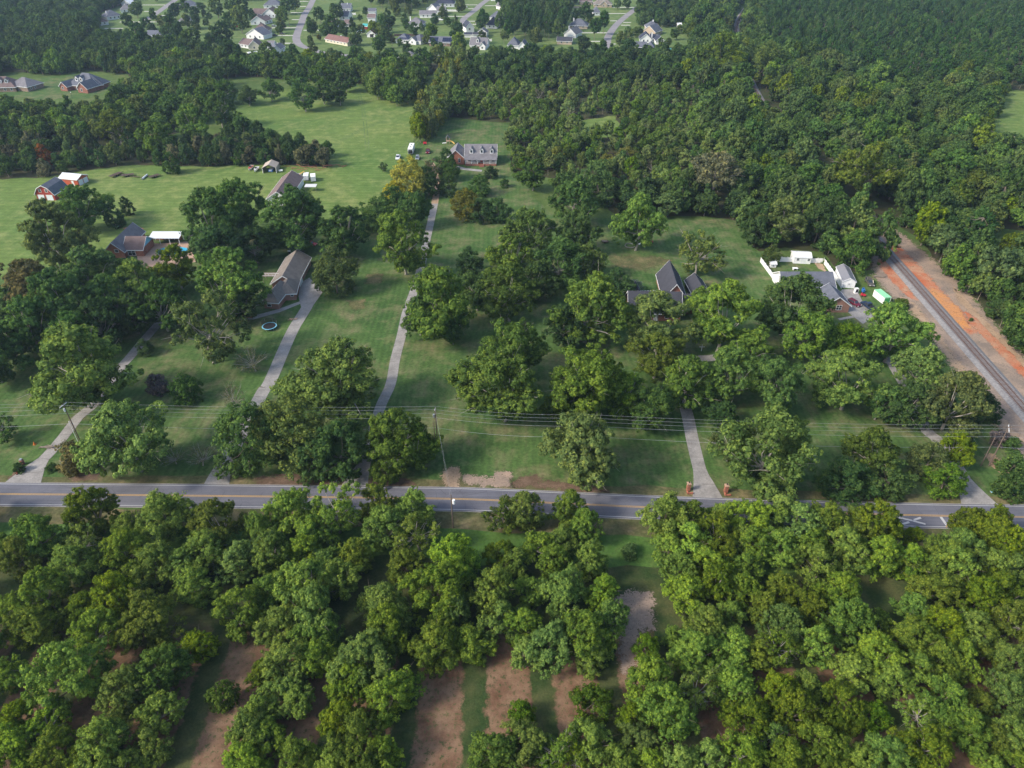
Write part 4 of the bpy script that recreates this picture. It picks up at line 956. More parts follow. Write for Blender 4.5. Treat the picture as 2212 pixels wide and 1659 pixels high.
# everything farther: scattered instances as three masses nobody could count
src = bpy.data.collections.new('tree_sources')
def src_obj(me, col):
    o = bpy.data.objects.new('source', me); o.color = COLR[col]+(1,); src.objects.link(o); return o
SK = {}
def mass(name, L, label):
    if not L: return
    coll = bpy.data.collections.new('src_'+name); keys = sorted({(c[3], i) for c in L for i in range(len(VAR[c[3]])) })
    for j, (kd, i) in enumerate(keys):
        o = bpy.data.objects.new('src%03d' % j, VAR[kd][i][0]); coll.objects.link(o)
    ki = {k: j for j, k in enumerate(keys)}
    me = bpy.data.meshes.new(name); me.vertices.add(len(L)); me.vertices.foreach_set('co', [v for c in L for v in (c[0], c[1], 0)])
    a = me.attributes.new('idx', 'INT', 'POINT'); a.data.foreach_set('value', [ki[(c[3], rnd.randrange(len(VAR[c[3]])))] for c in L])
    a = me.attributes.new('rz', 'FLOAT_VECTOR', 'POINT'); a.data.foreach_set('vector', [v for c in L for v in (0, 0, rnd.uniform(0, 6.28))])
    a = me.attributes.new('sc', 'FLOAT_VECTOR', 'POINT'); a.data.foreach_set('vector', [v for c in L for v in (c[2], c[2], c[2]*c[4])])
    a = me.attributes.new('tcol', 'FLOAT_COLOR', 'POINT'); a.data.foreach_set('color', [v for c in L for v in COLR[c[5]]+(1,)])
    a = me.attributes.new('ismass', 'FLOAT', 'POINT'); a.data.foreach_set('value', [1.0]*len(L))
    o = link(name, me, kind='stuff', label=label)
    g = bpy.data.node_groups.new('scatter_'+name, 'GeometryNodeTree')
    g.interface.new_socket('Geometry', in_out='INPUT', socket_type='NodeSocketGeometry'); g.interface.new_socket('Geometry', in_out='OUTPUT', socket_type='NodeSocketGeometry')
    gi = g.nodes.new('NodeGroupInput'); go = g.nodes.new('NodeGroupOutput'); ip = g.nodes.new('GeometryNodeInstanceOnPoints'); ci = g.nodes.new('GeometryNodeCollectionInfo')
    ci.inputs['Collection'].default_value = coll; ci.inputs['Separate Children'].default_value = True; ci.inputs['Reset Children'].default_value = True
    def na(nm, t):
        x = g.nodes.new('GeometryNodeInputNamedAttribute'); x.data_type = t; x.inputs[0].default_value = nm; return x.outputs[0]
    L_ = g.links.new
    L_(gi.outputs[0], ip.inputs['Points']); L_(ci.outputs[0], ip.inputs['Instance']); ip.inputs['Pick Instance'].default_value = True
    L_(na('idx', 'INT'), ip.inputs['Instance Index']); L_(na('rz', 'FLOAT_VECTOR'), ip.inputs['Rotation']); L_(na('sc', 'FLOAT_VECTOR'), ip.inputs['Scale'])
    L_(ip.outputs[0], go.inputs[0]); o.modifiers.new('scatter', 'NODES').node_group = g
mass('pine_plantation', [c for c in rest if c[3] == 'pine'], 'far pine plantation beyond the railway')
mass('woodland', [c for c in rest if c[3] != 'pine'], 'far mixed woods behind the fields and beyond the railway')
print('TREES', len(ALLT), 'rest', len(rest), cnt)
# --- trees of the neighbourhood (crown centre, width)
NT = [(183,53,56,'dense'),(273,39,28,''),(291,64,44,'pine'),(311,45,26,''),(326,57,20,''),(370,57,54,'dense'),(411,81,50,''),(374,17,32,''),(397,8,26,''),(419,23,22,''),(401,43,26,'o'),(421,44,26,''),(339,39,9,''),(291,13,34,''),
 (476,69,44,''),(498,109,56,'dense'),(516,11,42,''),(466,11,38,''),(517,36,48,'o'),(608,29,34,''),(605,47,24,'o'),(620,5,34,''),(632,107,32,'pine'),(576,107,33,''),(673,57,27,''),(689,27,30,''),(709,53,40,''),(689,79,12,'r'),(610,89,13,''),
 (716,47,30,''),(727,20,32,''),(733,50,26,'o'),(765,75,32,''),(789,22,16,''),(777,37,12,''),(809,57,30,'y'),(837,50,28,''),(831,72,28,''),(847,82,15,'r'),(817,92,32,''),(880,107,26,'cone'),(894,61,24,''),(931,68,34,'b'),(873,39,20,''),(847,42,18,''),(938,39,20,''),(922,82,20,'o'),(937,89,16,''),
 (967,43,20,''),(987,63,40,''),(992,92,42,'b'),(1043,31,28,'pine'),(995,7,26,'o'),(1050,37,19,''),(1286,55,28,'pine'),(1305,40,32,'pine'),(1266,22,32,'pine'),(1263,90,32,''),(1303,97,24,'pine'),(1340,80,28,'o'),(1356,93,34,''),(1395,107,22,'pine'),(1418,108,24,'pine'),(1427,88,14,''),(1458,70,22,''),(1243,32,20,'cone'),(1335,5,20,''),(1355,5,20,''),(1461,105,32,''),(1373,65,22,'o'),(1356,65,18,''),
 (722,126,34,''),(775,116,34,''),(800,128,40,'y'),(840,120,40,''),(910,120,34,''),(945,118,40,'o'),(1065,110,30,''),(1090,122,34,''),(1180,112,34,'y'),(1140,118,30,''),(1215,118,36,''),(1250,120,34,''),(665,122,36,'y')]
for i, (x, y, wp, q) in enumerate(NT):
    kind = {'dense': 'wood', 'pine': 'pine', 'cone': 'slim'}.get(q, 'wood'); c = {'o': 'olive', 'y': 'ygreen', 'b': 'bright', 'r': 'brown', 'cone': 'dark', 'pine': 'pine'}.get(q, rnd.choice(['far','dark','green']))
    X, Y, W = crown_pos(x, y, wp, kind, 1.1 if kind != 'pine' else 1.5)
    side = 'left' if x < 420 else ('left centre' if x < 720 else ('centre' if x < 1100 else 'right'))
    dd = 'front' if y > 95 else ('middle' if y > 45 else 'rear')
    place_tree(X, Y, W, kind, 1.5 if kind == 'pine' else 1.1, c, '%s %s among the houses, %s of the %s side' % (CN.get(c, c), 'pine' if kind == 'pine' else ('narrow tree' if kind == 'slim' else 'round tree'), dd, side), 'garden trees of the far neighbourhood', name='garden_tree')

# give look-alikes that share a label their order from the left
def order_labels():
    byl = {}
    for o in COL.objects:
        if o.parent is None and 'label' in o and 'tree' in o.name or o.name.startswith('shrub'): byl.setdefault(o.get('label'), []).append(o)
    for lab, L in byl.items():
        if 1 < len(L) <= 20 and lab and len(lab.split()) <= 13:
            L.sort(key=lambda o: px_of(o.location)[0])
            for i, o in enumerate(L): o['label'] = lab+(', leftmost' if i == 0 else ', rightmost' if i == len(L)-1 else ', '+OR[i]+' from left')
# ------------------------------------------------------------------ houses
HB = []
class Frame:
    def __init__(s, o, u): s.o = Vector(o); s.u = Vector(u).normalized(); s.v = Vector((-s.u.y, s.u.x, 0))
    def P(s, u, v, z=0): return s.o+s.u*u+s.v*v+Vector((0,0,z))
def roof_planes(W, D, wh, rh, kind, oh):
    if kind == 'g':
        k = rh/(D/2); e = wh-oh*k
        A = [(-oh,-oh,e),(W+oh,-oh,e),(W+oh,D/2,wh+rh),(-oh,D/2,wh+rh)]; B = [(W+oh,D+oh,e),(-oh,D+oh,e),(-oh,D/2,wh+rh),(W+oh,D/2,wh+rh)]; return [A, B]
    if kind == 'f':
        k = rh/(W/2); e = wh-oh*k
        return [[(-oh,D+oh,e),(-oh,-oh,e),(W/2,-oh,wh+rh),(W/2,D+oh,wh+rh)], [(W+oh,-oh,e),(W+oh,D+oh,e),(W/2,D+oh,wh+rh),(W/2,-oh,wh+rh)]]
    if kind == 'h':
        m = min(W, D)/2; k = rh/m; e = wh-oh*k
        a, b = ((m, D/2), (W-m, D/2)) if W >= D else ((W/2, m), (W/2, D-m)); R1 = (a[0], a[1], wh+rh); R2 = (b[0], b[1], wh+rh)
        c = [(-oh,-oh,e),(W+oh,-oh,e),(W+oh,D+oh,e),(-oh,D+oh,e)]
        if W >= D: return [[c[0],c[1],R2,R1],[c[1],c[2],R2],[c[2],c[3],R1,R2],[c[3],c[0],R1]]
        return [[c[0],c[1],R1],[c[1],c[2],R2,R1],[c[2],c[3],R2],[c[3],c[0],R1,R2]]
    if kind == 's':   # mono pitch, high at the back
        return [[(-oh,-oh,wh-.05),(W+oh,-oh,wh-.05),(W+oh,D+oh,wh+rh),(-oh,D+oh,wh+rh)]]
    if kind == 'b':   # gambrel, ridge running back
        a = W*.2; z1 = wh+rh*.68; top = wh+rh
        return [[(-oh,D+oh,wh-.3),(-oh,-oh,wh-.3),(a,-oh,z1),(a,D+oh,z1)],[(a,D+oh,z1),(a,-oh,z1),(W/2,-oh,top),(W/2,D+oh,top)],
                [(W-a,-oh,z1),(W-a,D+oh,z1),(W/2,D+oh,top),(W/2,-oh,top)],[(W+oh,-oh,wh-.3),(W+oh,D+oh,wh-.3),(W-a,D+oh,z1),(W-a,-oh,z1)]]
def face_pt(F, W, D, side, s, z, out=0.0):
    if side == 'F': return F.P(s, -out, z)
    if side == 'B': return F.P(W-s, D+out, z)
    if side == 'R': return F.P(W+out, s, z)
    return F.P(-out, D-s, z)
def opening(par, F, W, D, side, s, z, w, h, kind='window', trim='white', fill='glass', base=Vector()):
    """a window or door: raised frame (four bars, mullions) with its pane or leaf behind it; s is the centre along the face"""
    p = face_pt(F, W, D, side, s, z)-base; o2 = face_pt(F, W, D, side, s, z, 1)-base; nrm = (o2-p).normalized(); tng = Vector((-nrm.y, nrm.x, 0))
    a = math.atan2(tng.y, tng.x); mb = MB(); t = .10
    for dx, dz, bw, bh in ((0, h/2, w+2*t, t), (0, -h/2, w+2*t, t), (-w/2-t/2+.0, 0, t, h-t), (w/2+t/2, 0, t, h-t)):
        c = p+tng*dx+nrm*.03+Vector((0,0,dz+h/2)); mb.box(c, (bw, .10, bh), a)
    if kind == 'window':
        mb.box(p+nrm*.03+Vector((0,0,h/2)), (w, .07, .06), a)
        if w > 1.3: mb.box(p+nrm*.03+Vector((0,0,h/2)), (.08, .075, h-t), a)
    nm = {'window': 'window', 'door': 'door', 'garage': 'garage_door', 'shutter': 'shutter'}[kind]
    f = MB()
    if kind == 'garage':
        for i in range(4): f.box(p+nrm*.015+Vector((0,0,h*(i+.5)/4)), (w, .05, h/4-.05), a)
        f.box(p+nrm*.005+Vector((0,0,h/2)), (w, .02, h-.02), a)
    else: f.box(p+nrm*.012+Vector((0,0,h/2)), (w, .03, h-t*.5), a)
    fr = mb.build(nm, M[trim], par); f.build('pane' if kind == 'window' else 'door_leaf' if kind == 'door' else 'door_panel', M[fill], fr)
def block(par, F, W, D, wh, rh, kind, wall, roof, oh=.45, base=Vector(), z0=0.0, fascia='white', gable=None, ths=.16, nowall=False):
    mb = MB(); pts = [F.P(0,0,0), F.P(W,0,0), F.P(W,D,0), F.P(0,D,0)]; ww = wh-.04
    if not nowall:
        vs = [p+Vector((0,0,z0-.02))-base for p in pts]+[p+Vector((0,0,ww))-base for p in pts]
        fs = [(0,1,5,4),(1,2,6,5),(2,3,7,6),(3,0,4,7)]; mb.add(vs, fs, 0); g = 1 if gable else 0; r_ = rh-.10
        if kind == 'g':
            mb.add([F.P(W,0,ww)-base, F.P(W,D,ww)-base, F.P(W,D/2,wh+r_)-base], [(0,1,2)], g); mb.add([F.P(0,D,ww)-base, F.P(0,0,ww)-base, F.P(0,D/2,wh+r_)-base], [(0,1,2)], g)
        if kind == 'f':
            mb.add([F.P(0,0,ww)-base, F.P(W,0,ww)-base, F.P(W/2,0,wh+r_)-base], [(0,1,2)], g); mb.add([F.P(W,D,ww)-base, F.P(0,D,ww)-base, F.P(W/2,D,wh+r_)-base], [(0,1,2)], g)
        if kind == 's':
            mb.add([F.P(0,0,ww)-base, F.P(0,D,ww)-base, F.P(0,D,wh+rh-.16)-base, F.P(W,0,ww)-base, F.P(W,D,ww)-base, F.P(W,D,wh+rh-.16)-base], [(0,2,1),(3,4,5),(1,2,5,4)], g)
        if kind == 'b':
            a = W*.2; z1 = wh+rh*.68-.1
            for d in (0, D): mb.add([F.P(0,d,ww)-base, F.P(W,d,ww)-base, F.P(W-a,d,z1)-base, F.P(W/2,d,wh+r_)-base, F.P(a,d,z1)-base], [(0,1,2,3,4)], g)
        mb.build('wall', [M[wall], M[gable or wall]], par)
    rb = MB()
    for pl in roof_planes(W, D, wh, rh, kind, oh): rb.slab([F.P(*q)-base for q in pl], ths)
    rb.build('roof', M[roof], par)
    if fascia:
        fb = MB(); ps = roof_planes(W, D, wh, rh, kind, oh+.03)
        def edge(a, b):
            A, B = F.P(*a)-base, F.P(*b)-base; d = (B-A).normalized(); n = d.cross(Vector((0,0,1))).normalized()*.04
            lo = Vector((0,0,-.30)); up = Vector((0,0,.02))
            fb.add([A-n+lo, B-n+lo, B+n+lo, A+n+lo, A-n+up, B-n+up, B+n+up, A+n+up], [(0,3,2,1),(4,5,6,7),(0,1,5,4),(1,2,6,5),(2,3,7,6),(3,0,4,7)])
        if kind == 'g':
            for pl in ps: edge(pl[0], pl[1]); edge(pl[1], pl[2]); edge(pl[3], pl[0])
        elif kind == 'f':
            for pl in ps: edge(pl[0], pl[1]); edge(pl[1], pl[2]); edge(pl[3], pl[0])
        elif kind == 'b':
            for q, pl in enumerate(ps): edge(pl[1], pl[2]) if q < 2 else edge(pl[0], pl[3]); edge(pl[0], pl[1]) if q in (0, 3) else None; edge(pl[3], pl[0]) if q < 2 else edge(pl[2], pl[1])
        elif kind == 's':
            pl = ps[0]; [edge(pl[i], pl[(i+1) % 4]) for i in range(4)]
        else:
            for pl in ps: edge(pl[0], pl[1])
        fb.build('fascia', M[fascia], par)
def dormer(par, F, W, D, wh, rh, u, w=1.7, h=1.9, vfront=.22, roof='rgrey', wall='white', base=Vector()):
    k = rh/(D/2); v0 = D*vfront/2; z0 = wh+v0*k; vb = min(D/2, v0+(h+w*.55)/k); bk = v0+h/k
    mb = MB(); q = lambda a, b, c: F.P(a, b, c)-base
    mb.add([q(u-w/2,v0,z0-.15), q(u+w/2,v0,z0-.15), q(u+w/2,v0,z0+h), q(u,v0,z0+h+w*.55), q(u-w/2,v0,z0+h)], [(0,1,2,3,4)])
    mb.add([q(u-w/2,v0,z0-.15), q(u-w/2,v0,z0+h), q(u-w/2,bk,z0+h)], [(0,1,2)]); mb.add([q(u+w/2,v0,z0-.15), q(u+w/2,bk,z0+h), q(u+w/2,v0,z0+h)], [(0,1,2)])
    d = mb.build('dormer', M[wall], par); oh = .18; rb = MB(); pk = z0+h+w*.55+.04; ed = z0+h-.12
    bk2 = min(D/2, v0+(h+w*.55)/k)
    for s in (-1, 1): rb.slab([q(u+s*(w/2+oh), v0-.25, ed), q(u, v0-.25, pk), q(u, bk2+.1, pk), q(u+s*(w/2+oh), bk, ed)][::s], .1)
    rb.build('roof', M[roof], d)
    wb = MB(); wb.box(q(u, v0-.03, z0+h*.52), (w*.55, .08, h*.62), math.atan2(F.u.y, F.u.x)); wb.build('window', M['glass'], d)
def chimney(par, F, u, v, z, h, mat_='white', base=Vector(), s=.9):
    mb = MB(); a = math.atan2(F.u.y, F.u.x); mb.box(F.P(u, v, z/2+h/2)-base, (s, s, z+h), a); mb.box(F.P(u, v, z+h+.06)-base, (s+.25, s+.25, .14), a); mb.build('chimney', M[mat_], par)
def house(name, label, blocks, cat='house', group=None):
    """blocks: dict(a=front left ground pixel, b=front right ground pixel, d=depth, wh, rh, k=roof kind, wall, roof, op=[(side, s, z, w, h, kind)], ...)"""
    b0 = blocks[0]; base = G(*b0['a']); h = thing(name, label, cat, base, 0, group); out = []
    for i, b in enumerate(blocks):
        A, B = G(*b['a']), G(*b['b']); u = B-A; W = u.length
        F = Frame(A+Vector((0,0,0)), u)
        if 'off' in b: F.o = F.P(b['off'][0], b['off'][1])
        W = b.get('w', W); D = b['d']
        z0 = 0
        block(h, F, W, D, b.get('wh', 3), b.get('rh', 2.6), b.get('k', 'g'), b.get('wall', 'white'), b.get('roof', 'rgrey'), b.get('oh', .45), base, z0, b.get('fascia', 'white'), b.get('gable'))
        for q in b.get('op', []): opening(h, F, W, D, *q[:5], kind=q[5] if len(q) > 5 else 'window', fill=(q[6] if len(q) > 6 else ('glass' if len(q) < 6 or q[5] == 'window' else 'garage' if q[5] == 'garage' else 'white')), base=base)
        for q in b.get('dorm', []): dormer(h, F, W, D, b.get('wh', 3), b.get('rh', 2.6), *q, roof=b.get('roof', 'rgrey'), base=base)
        for q in b.get('chim', []): chimney(h, F, *q, base=base)
        out.append((F, W, D)); HB.append((F.P(W/2, D/2), max(W, D)/2))
    return h, base, out
def wins(side, n, W, z=1.0, w=1.0, h=1.3, m=1.5):
    return [(side, m+(W-2*m)*(i+.5)/n, z, w, h) for i in range(n)]
# 1 the dormer house with porch
h, base, fr = house('dormer_house', 'brick house with grey roof, three white dormers and white railed porch', [
  dict(a=(1005,358.5), b=(1072,358.5), d=11.5, off=(0, 2.4), wh=4.0, rh=4.2, wall='white', roof='rgrey', k='g', dorm=[(3.0,),(8.0,),(12.9,)],
       op=[('F',2.0,1.5,1.3,1.5),('F',4.6,1.5,1.3,1.5),('F',7.9,1.1,1.3,2.2,'door','red'),('F',11.0,1.5,1.3,1.5),('F',13.6,1.5,1.3,1.5)]),
  dict(a=(968,355), b=(1003,355.5), d=11.0, wh=3.6, rh=3.6, wall='orangebrick', roof='rgrey', k='f', op=[('F',5.6,1.2,.9,1.9)])])
F, W, D = fr[0]; F0 = Frame(F.P(0,-2.4)-base, F.u)
pm = MB(); pm.slab([F0.P(-.4,-.4,3.0), F0.P(W+.4,-.4,3.0), F0.P(W+.4,2.5,4.05), F0.P(-.4,2.5,4.05)], .15); pm.build('porch_roof', M['rgrey'], h)
pm = MB(); pm.add([F0.P(0,0,0), F0.P(W,0,0), F0.P(W,2.38,0), F0.P(0,2.38,0), F0.P(0,0,.95), F0.P(W,0,.95), F0.P(W,2.38,.95), F0.P(0,2.38,.95)], [(4,5,6,7),(0,1,5,4),(1,2,6,5),(3,0,4,7)]); pm.build('porch_base', M['brick'], h)
for i in range(6):
    c = MB(); c.box(F0.P(.12+(W-.24)*i/5, .14, 1.93), (.24,.24,1.96)); c.build('column', M['white'], h)
for i in range(5):
    if i == 2: continue
    c = MB(); x0, x1 = .12+(W-.24)*i/5+.15, .12+(W-.24)*(i+1)/5-.15
    for z in (1.08, 1.8): c.box(F0.P((x0+x1)/2, .12, z), (x1-x0, .06, .07))
    for q in range(12): c.box(F0.P(x0+(x1-x0)*(q+.5)/12, .12, 1.44), (.04, .04, .64))
    c.build('railing', M['white'], h)
c = MB()
for i in range(5): c.box(F0.P(W/2+.5, -.18-.32*i, .475-.09*i), (2.2, .32, .95-.19*i+.0))
c.build('steps', M['brick'], h)
# 2 the long workshop
house('workshop', 'long grey roofed workshop with white walls and open lean-to on the field', [
  dict(a=(580,444), b=(626,444), d=26, wh=3.4, rh=2.9, wall='white', roof='rbrown', k='f', op=[('R',3,.1,3,2.6,'garage'),('R',9,.1,3,2.6,'garage'),('R',15,.1,3,2.6,'garage'),('R',20,.1,1.2,2.1,'door')])], 'workshop')
wl = thing('lean_to', 'small open white roofed lean-to at the right wall of the workshop', 'shelter', G(673,412))
c = MB(); c.slab([Vector(v) for v in ((-2.6,-1.5,2.3),(2.6,-1.5,2.3),(2.6,1.5,2.6),(-2.6,1.5,2.6))], .1); c.build('roof', M['tarp'], wl)
for x, y in ((-2.4,-1.3),(2.4,-1.3),(2.4,1.3),(-2.4,1.3)): c = MB(); c.box((x,y,1.1),(.12,.12,2.2)); c.build('post', M['wood'], wl)
# 3 barn and shed
house('gambrel_barn', 'red gambrel barn with white garage doors and blue grey roof', [
  dict(a=(82,432), b=(121,433), d=10, wh=2.9, rh=3.9, wall='red', roof='rslate', k='b', op=[('F',2.1,.1,2.7,2.3,'garage'),('F',5.9,.1,2.7,2.3,'garage'),('F',2.5,3.6,1.1,1.4),('F',5.4,3.6,1.1,1.4)])], 'barn')
house('metal_shed', 'red metal shed with white roof and two white garage doors', [
  dict(a=(132,398), b=(171,402), d=6.6, wh=3.1, rh=1.3, wall='orangered', roof='metalwhite', k='g', oh=.25, op=[('R',1.8,.1,2.4,2.3,'garage'),('R',4.8,.1,2.4,2.3,'garage'),('F',6.9,.1,1.0,2.1,'door')])], 'shed')
# 4 pool house
h, base, fr = house('pool_house', 'brick house with wide grey roof beside the turquoise pool', [
  dict(a=(231,557), b=(272,557), d=18, wh=2.9, rh=3.4, wall='orangebrick', roof='rgrey', k='f', op=[('F',4.5,2.2,1.3,1.2)]),
  dict(a=(272,553), b=(312,553), d=9.5, wh=2.9, rh=3.0, wall='orangebrick', gable='cyan', roof='rbrown', k='g', op=[('F',2.6,.3,2.6,2.1)])])
c = thing('pool_pavilion', 'open pavilion with bright white roof behind the pool', 'pavilion', G(327,528))
b_ = MB(); b_.slab([Vector(v) for v in ((-.4,-.4,2.7),(11.5,-.4,2.7),(11.5,4.6,3.4),(-.4,4.6,3.4))], .14); b_.build('roof', M['metalwhite'], c)
for x in (0, 3.7, 7.4, 11.1):
    for y in (0, 4.2): b_ = MB(); b_.box((x,y,1.25+y*.06),(.18,.18,2.5+y*.12)); b_.build('post', M['white'], c)
b_ = MB(); b_.box((5,4.3,1.4),(11,.12,2.8)); b_.build('back_wall', M['brick'], c)
sheet('pool_patio', [(296,553),(320,527),(405,522),(425,565),(330,585),(300,575)], Z4, M['patio'])
pool = thing('swimming_pool', 'turquoise swimming pool partly hidden by trees', 'pool', G(373,543))
def ell(a, b, n=36, z=0, cx=0, cy=0): return [Vector((cx+a*math.cos(t*2*math.pi/n)*(1-.12*math.cos(t*4*math.pi/n)), cy+b*math.sin(t*2*math.pi/n), z)) for t in range(n)]
b_ = MB(); e = ell(6.4, 3.6, z=.08); b_.add(e, [tuple(range(36))]); b_.build('water', M['water'], pool)
b_ = MB(); e1, e2 = ell(6.4, 3.6, z=.16), ell(6.8, 4.0, z=.16); b_.add(e1+e2+[v-Vector((0,0,.14)) for v in e1+e2], [(i, (i+1) % 36, 36+(i+1) % 36, 36+i) for i in range(36)]+[(36+i, 36+(i+1) % 36, 108+(i+1) % 36, 108+i) for i in range(36)]+[(i, 72+i, 72+(i+1) % 36, (i+1) % 36) for i in range(36)]); b_.build('coping', M['concrete'], pool)
# 5 brick house with garage
h, base, fr = house('brick_ranch_house', 'rosy brick house with long grey roof and pale garage door on its side', [
  dict(a=(590,628), b=(644,628), d=20, w=8.6, wh=3, rh=2.9, wall='palebrick', roof='rtan', k='f', op=[('R',4.2,.1,5.0,2.3,'garage')]),
  dict(a=(572,666), b=(603,668), d=12, wh=3, rh=2.6, wall='palebrick', roof='rtan', k='h', op=[('F',1.8,.8,1.3,1.5)]),
  dict(a=(603,650), b=(641,648), d=9, wh=3, rh=2.3, wall='palebrick', roof='rtan', k='h', op=[('F',4.6,1.5,.9,1.1)])])
c = thing('deck', 'small fenced roof deck behind the rosy brick house', 'deck', G(588,612))
for x in range(6):
    b_ = MB(); b_.box((-3+x*1.2,0,3.3),(.1,.1,1.1)); b_.build('post', M['white'], c)
for z in (3.0, 3.8): b_ = MB(); b_.box((0,.02,z),(6.1,.06,.08)); b_.build('rail', M['white'], c)
b_ = MB(); b_.box((0,1.5,2.6),(6.2,3.0,.14)); b_.build('deck_floor', M['wood'], c)
for x, y in ((-2.9,.1),(2.9,.1),(-2.9,2.9),(2.9,2.9)): b_ = MB(); b_.box((x,y,1.26),(.14,.14,2.52)); b_.build('support_post', M['wood'], c)
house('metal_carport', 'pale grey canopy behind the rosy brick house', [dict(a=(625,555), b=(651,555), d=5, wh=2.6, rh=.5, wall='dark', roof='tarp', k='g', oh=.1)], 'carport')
c = thing('brick_wall', 'low brick garden wall left of the rosy brick house', 'wall', G(528,686))
b_ = MB(); b_.box((0,0,.45),(5.2,.3,.9)); b_.build('wall_face', M['orangebrick'], c); b_ = MB(); b_.box((0,0,.94),(5.35,.42,.08)); b_.box((2.6,1.4,.45),(.3,2.6,.9)); b_.build('coping', M['orangebrick'], c)
# 6 black roofed house
h, base, fr = house('black_roofed_house', 'red brick house with steep black roofs and white pergola', [
  dict(a=(1358,692), b=(1469,694), d=11, wh=3.2, rh=4.6, wall='brick', roof='rblack', k='g', fascia='white', op=[('L',5.5,1.2,1.2,1.6),('L',5.5,4.6,.9,1.2)]+[('F',x,1.0,1.1,1.6) for x in (2.5,5,12,15)]+[('F',8.5,.1,1.2,2.2,'door')]),
  dict(a=(1432,663), b=(1480,664), d=17, wh=3.2, rh=5.0, wall='brick', roof='rblack', k='f', op=[('L',13,1.0,1.1,1.5)], off=(0,1)),
  dict(a=(1470,678), b=(1495,678), d=8, wh=3.0, rh=2.2, wall='brick', roof='rblack', k='g'),
  dict(a=(1364,662), b=(1386,662), d=6.5, wh=3.0, rh=3.0, wall='brick', roof='rblack', k='f')])
house('black_carport', 'dark navy roofed garage behind the black roofed house', [
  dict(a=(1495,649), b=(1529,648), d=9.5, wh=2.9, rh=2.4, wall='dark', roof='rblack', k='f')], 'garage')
pg = thing('pergola', 'white slatted pergola between the two black roofs', 'pergola', G(1388,658))
for x, y in ((0,0),(6.9,0),(0,3.6),(6.9,3.6)): b_ = MB(); b_.box((x,y,1.35),(.16,.16,2.7)); b_.build('post', M['white'], pg)
for y in (0, 3.6): b_ = MB(); b_.box((3.45,y,2.79),(7.6,.12,.18)); b_.build('beam', M['white'], pg)
sm = MB(); sm.box((0,0,0),(.10,5.0,.2)); sme = mesh('slat', sm.v, sm.f, M['white'])
for i in range(15): link('slat', sme, pg, (-.2+i*.52, 1.8, 2.98))
# 7 fenced brick house
h, base, fr = house('fenced_brick_house', 'brick gabled house behind the large dark pecan and white fence', [
  dict(a=(1776,675), b=(1829,675), d=9, w=8.4, off=(0,0), wh=2.9, rh=3.0, wall='palebrick', roof='rslate', k='f', op=[('F',5.0,1.0,1.6,1.7)]),
  dict(a=(1690,640), b=(1800,640), d=12, wh=2.9, rh=3.4, wall='white', roof='rslate', k='g')])
house('white_garden_shed', 'white shed with pale roof and two windows at the back of the white fence', [
  dict(a=(1713,569), b=(1750,570.5), d=5.0, wh=2.7, rh=.9, wall='vinyl', roof='metalwhite', k='g', oh=.15, op=[('F',1.4,1.2,.8,.9),('F',5.3,1.2,.8,.9),('F',3.4,.1,1.4,2.0,'door')])], 'shed')
house('long_shed', 'long white shed with grey metal roof outside the white fence', [
  dict(a=(1817,621), b=(1845,623), d=11.0, wh=2.6, rh=1.2, wall='vinyl', roof='metalgrey', k='f', oh=.15, op=[('F',2.3,.1,1.1,1.9,'door'),('F',2.3,1.1,.5,.6)])], 'shed')
house('playhouse', 'tiny white playhouse in the corner of the white fence', [dict(a=(1664,578), b=(1676,578), d=2, wh=1.5, rh=.6, wall='vinyl', roof='metalwhite', k='g', oh=.15, op=[('F',1.0,.5,.5,.5)])], 'playhouse')
def fence(name, label, pix, h=1.9, step=2.4, m='vinyl', post=.14, cat='fence'):
    P = [G(*q) for q in pix]; t = thing(name, label, cat, P[0])
    for a, b in zip(P, P[1:]):
        L = (b-a).length; n = max(1, round(L/step)); d = (b-a)/n; ang = math.atan2(d.y, d.x)
        pm = MB(); pm.box((0,0,h*.5+.02),(d.length-post-.02,.05,h*.86)); pm.box((0,0,h*.93),(d.length-post,.09,.1)); pm.box((0,0,.1),(d.length-post,.09,.1)); pme = mesh('panel', pm.v, pm.f, M[m])
        qm = MB(); qm.box((0,0,h*.52),(post,post,h*1.04)); qm.box((0,0,h*1.06),(post*1.3,post*1.3,.06)); qme = mesh('post', qm.v, qm.f, M[m])
        for i in range(n):
            link('panel', pme, t, a+d*(i+.5)-P[0], ang); link('post', qme, t, a+d*i-P[0], ang)
        link('post', qme, t, b-P[0], ang)
    return t
fence('vinyl_fence', 'white vinyl fence on the left side of the fenced yard', [(1642,566),(1667,600),(1681,627),(1688,650)])
fence('vinyl_fence', 'white vinyl fence along the back left of the white shed', [(1674,565),(1712,566)])
fence('vinyl_fence', 'white vinyl fence running from white shed down past the long shed', [(1751,568),(1778,568),(1800,598),(1817,623)])
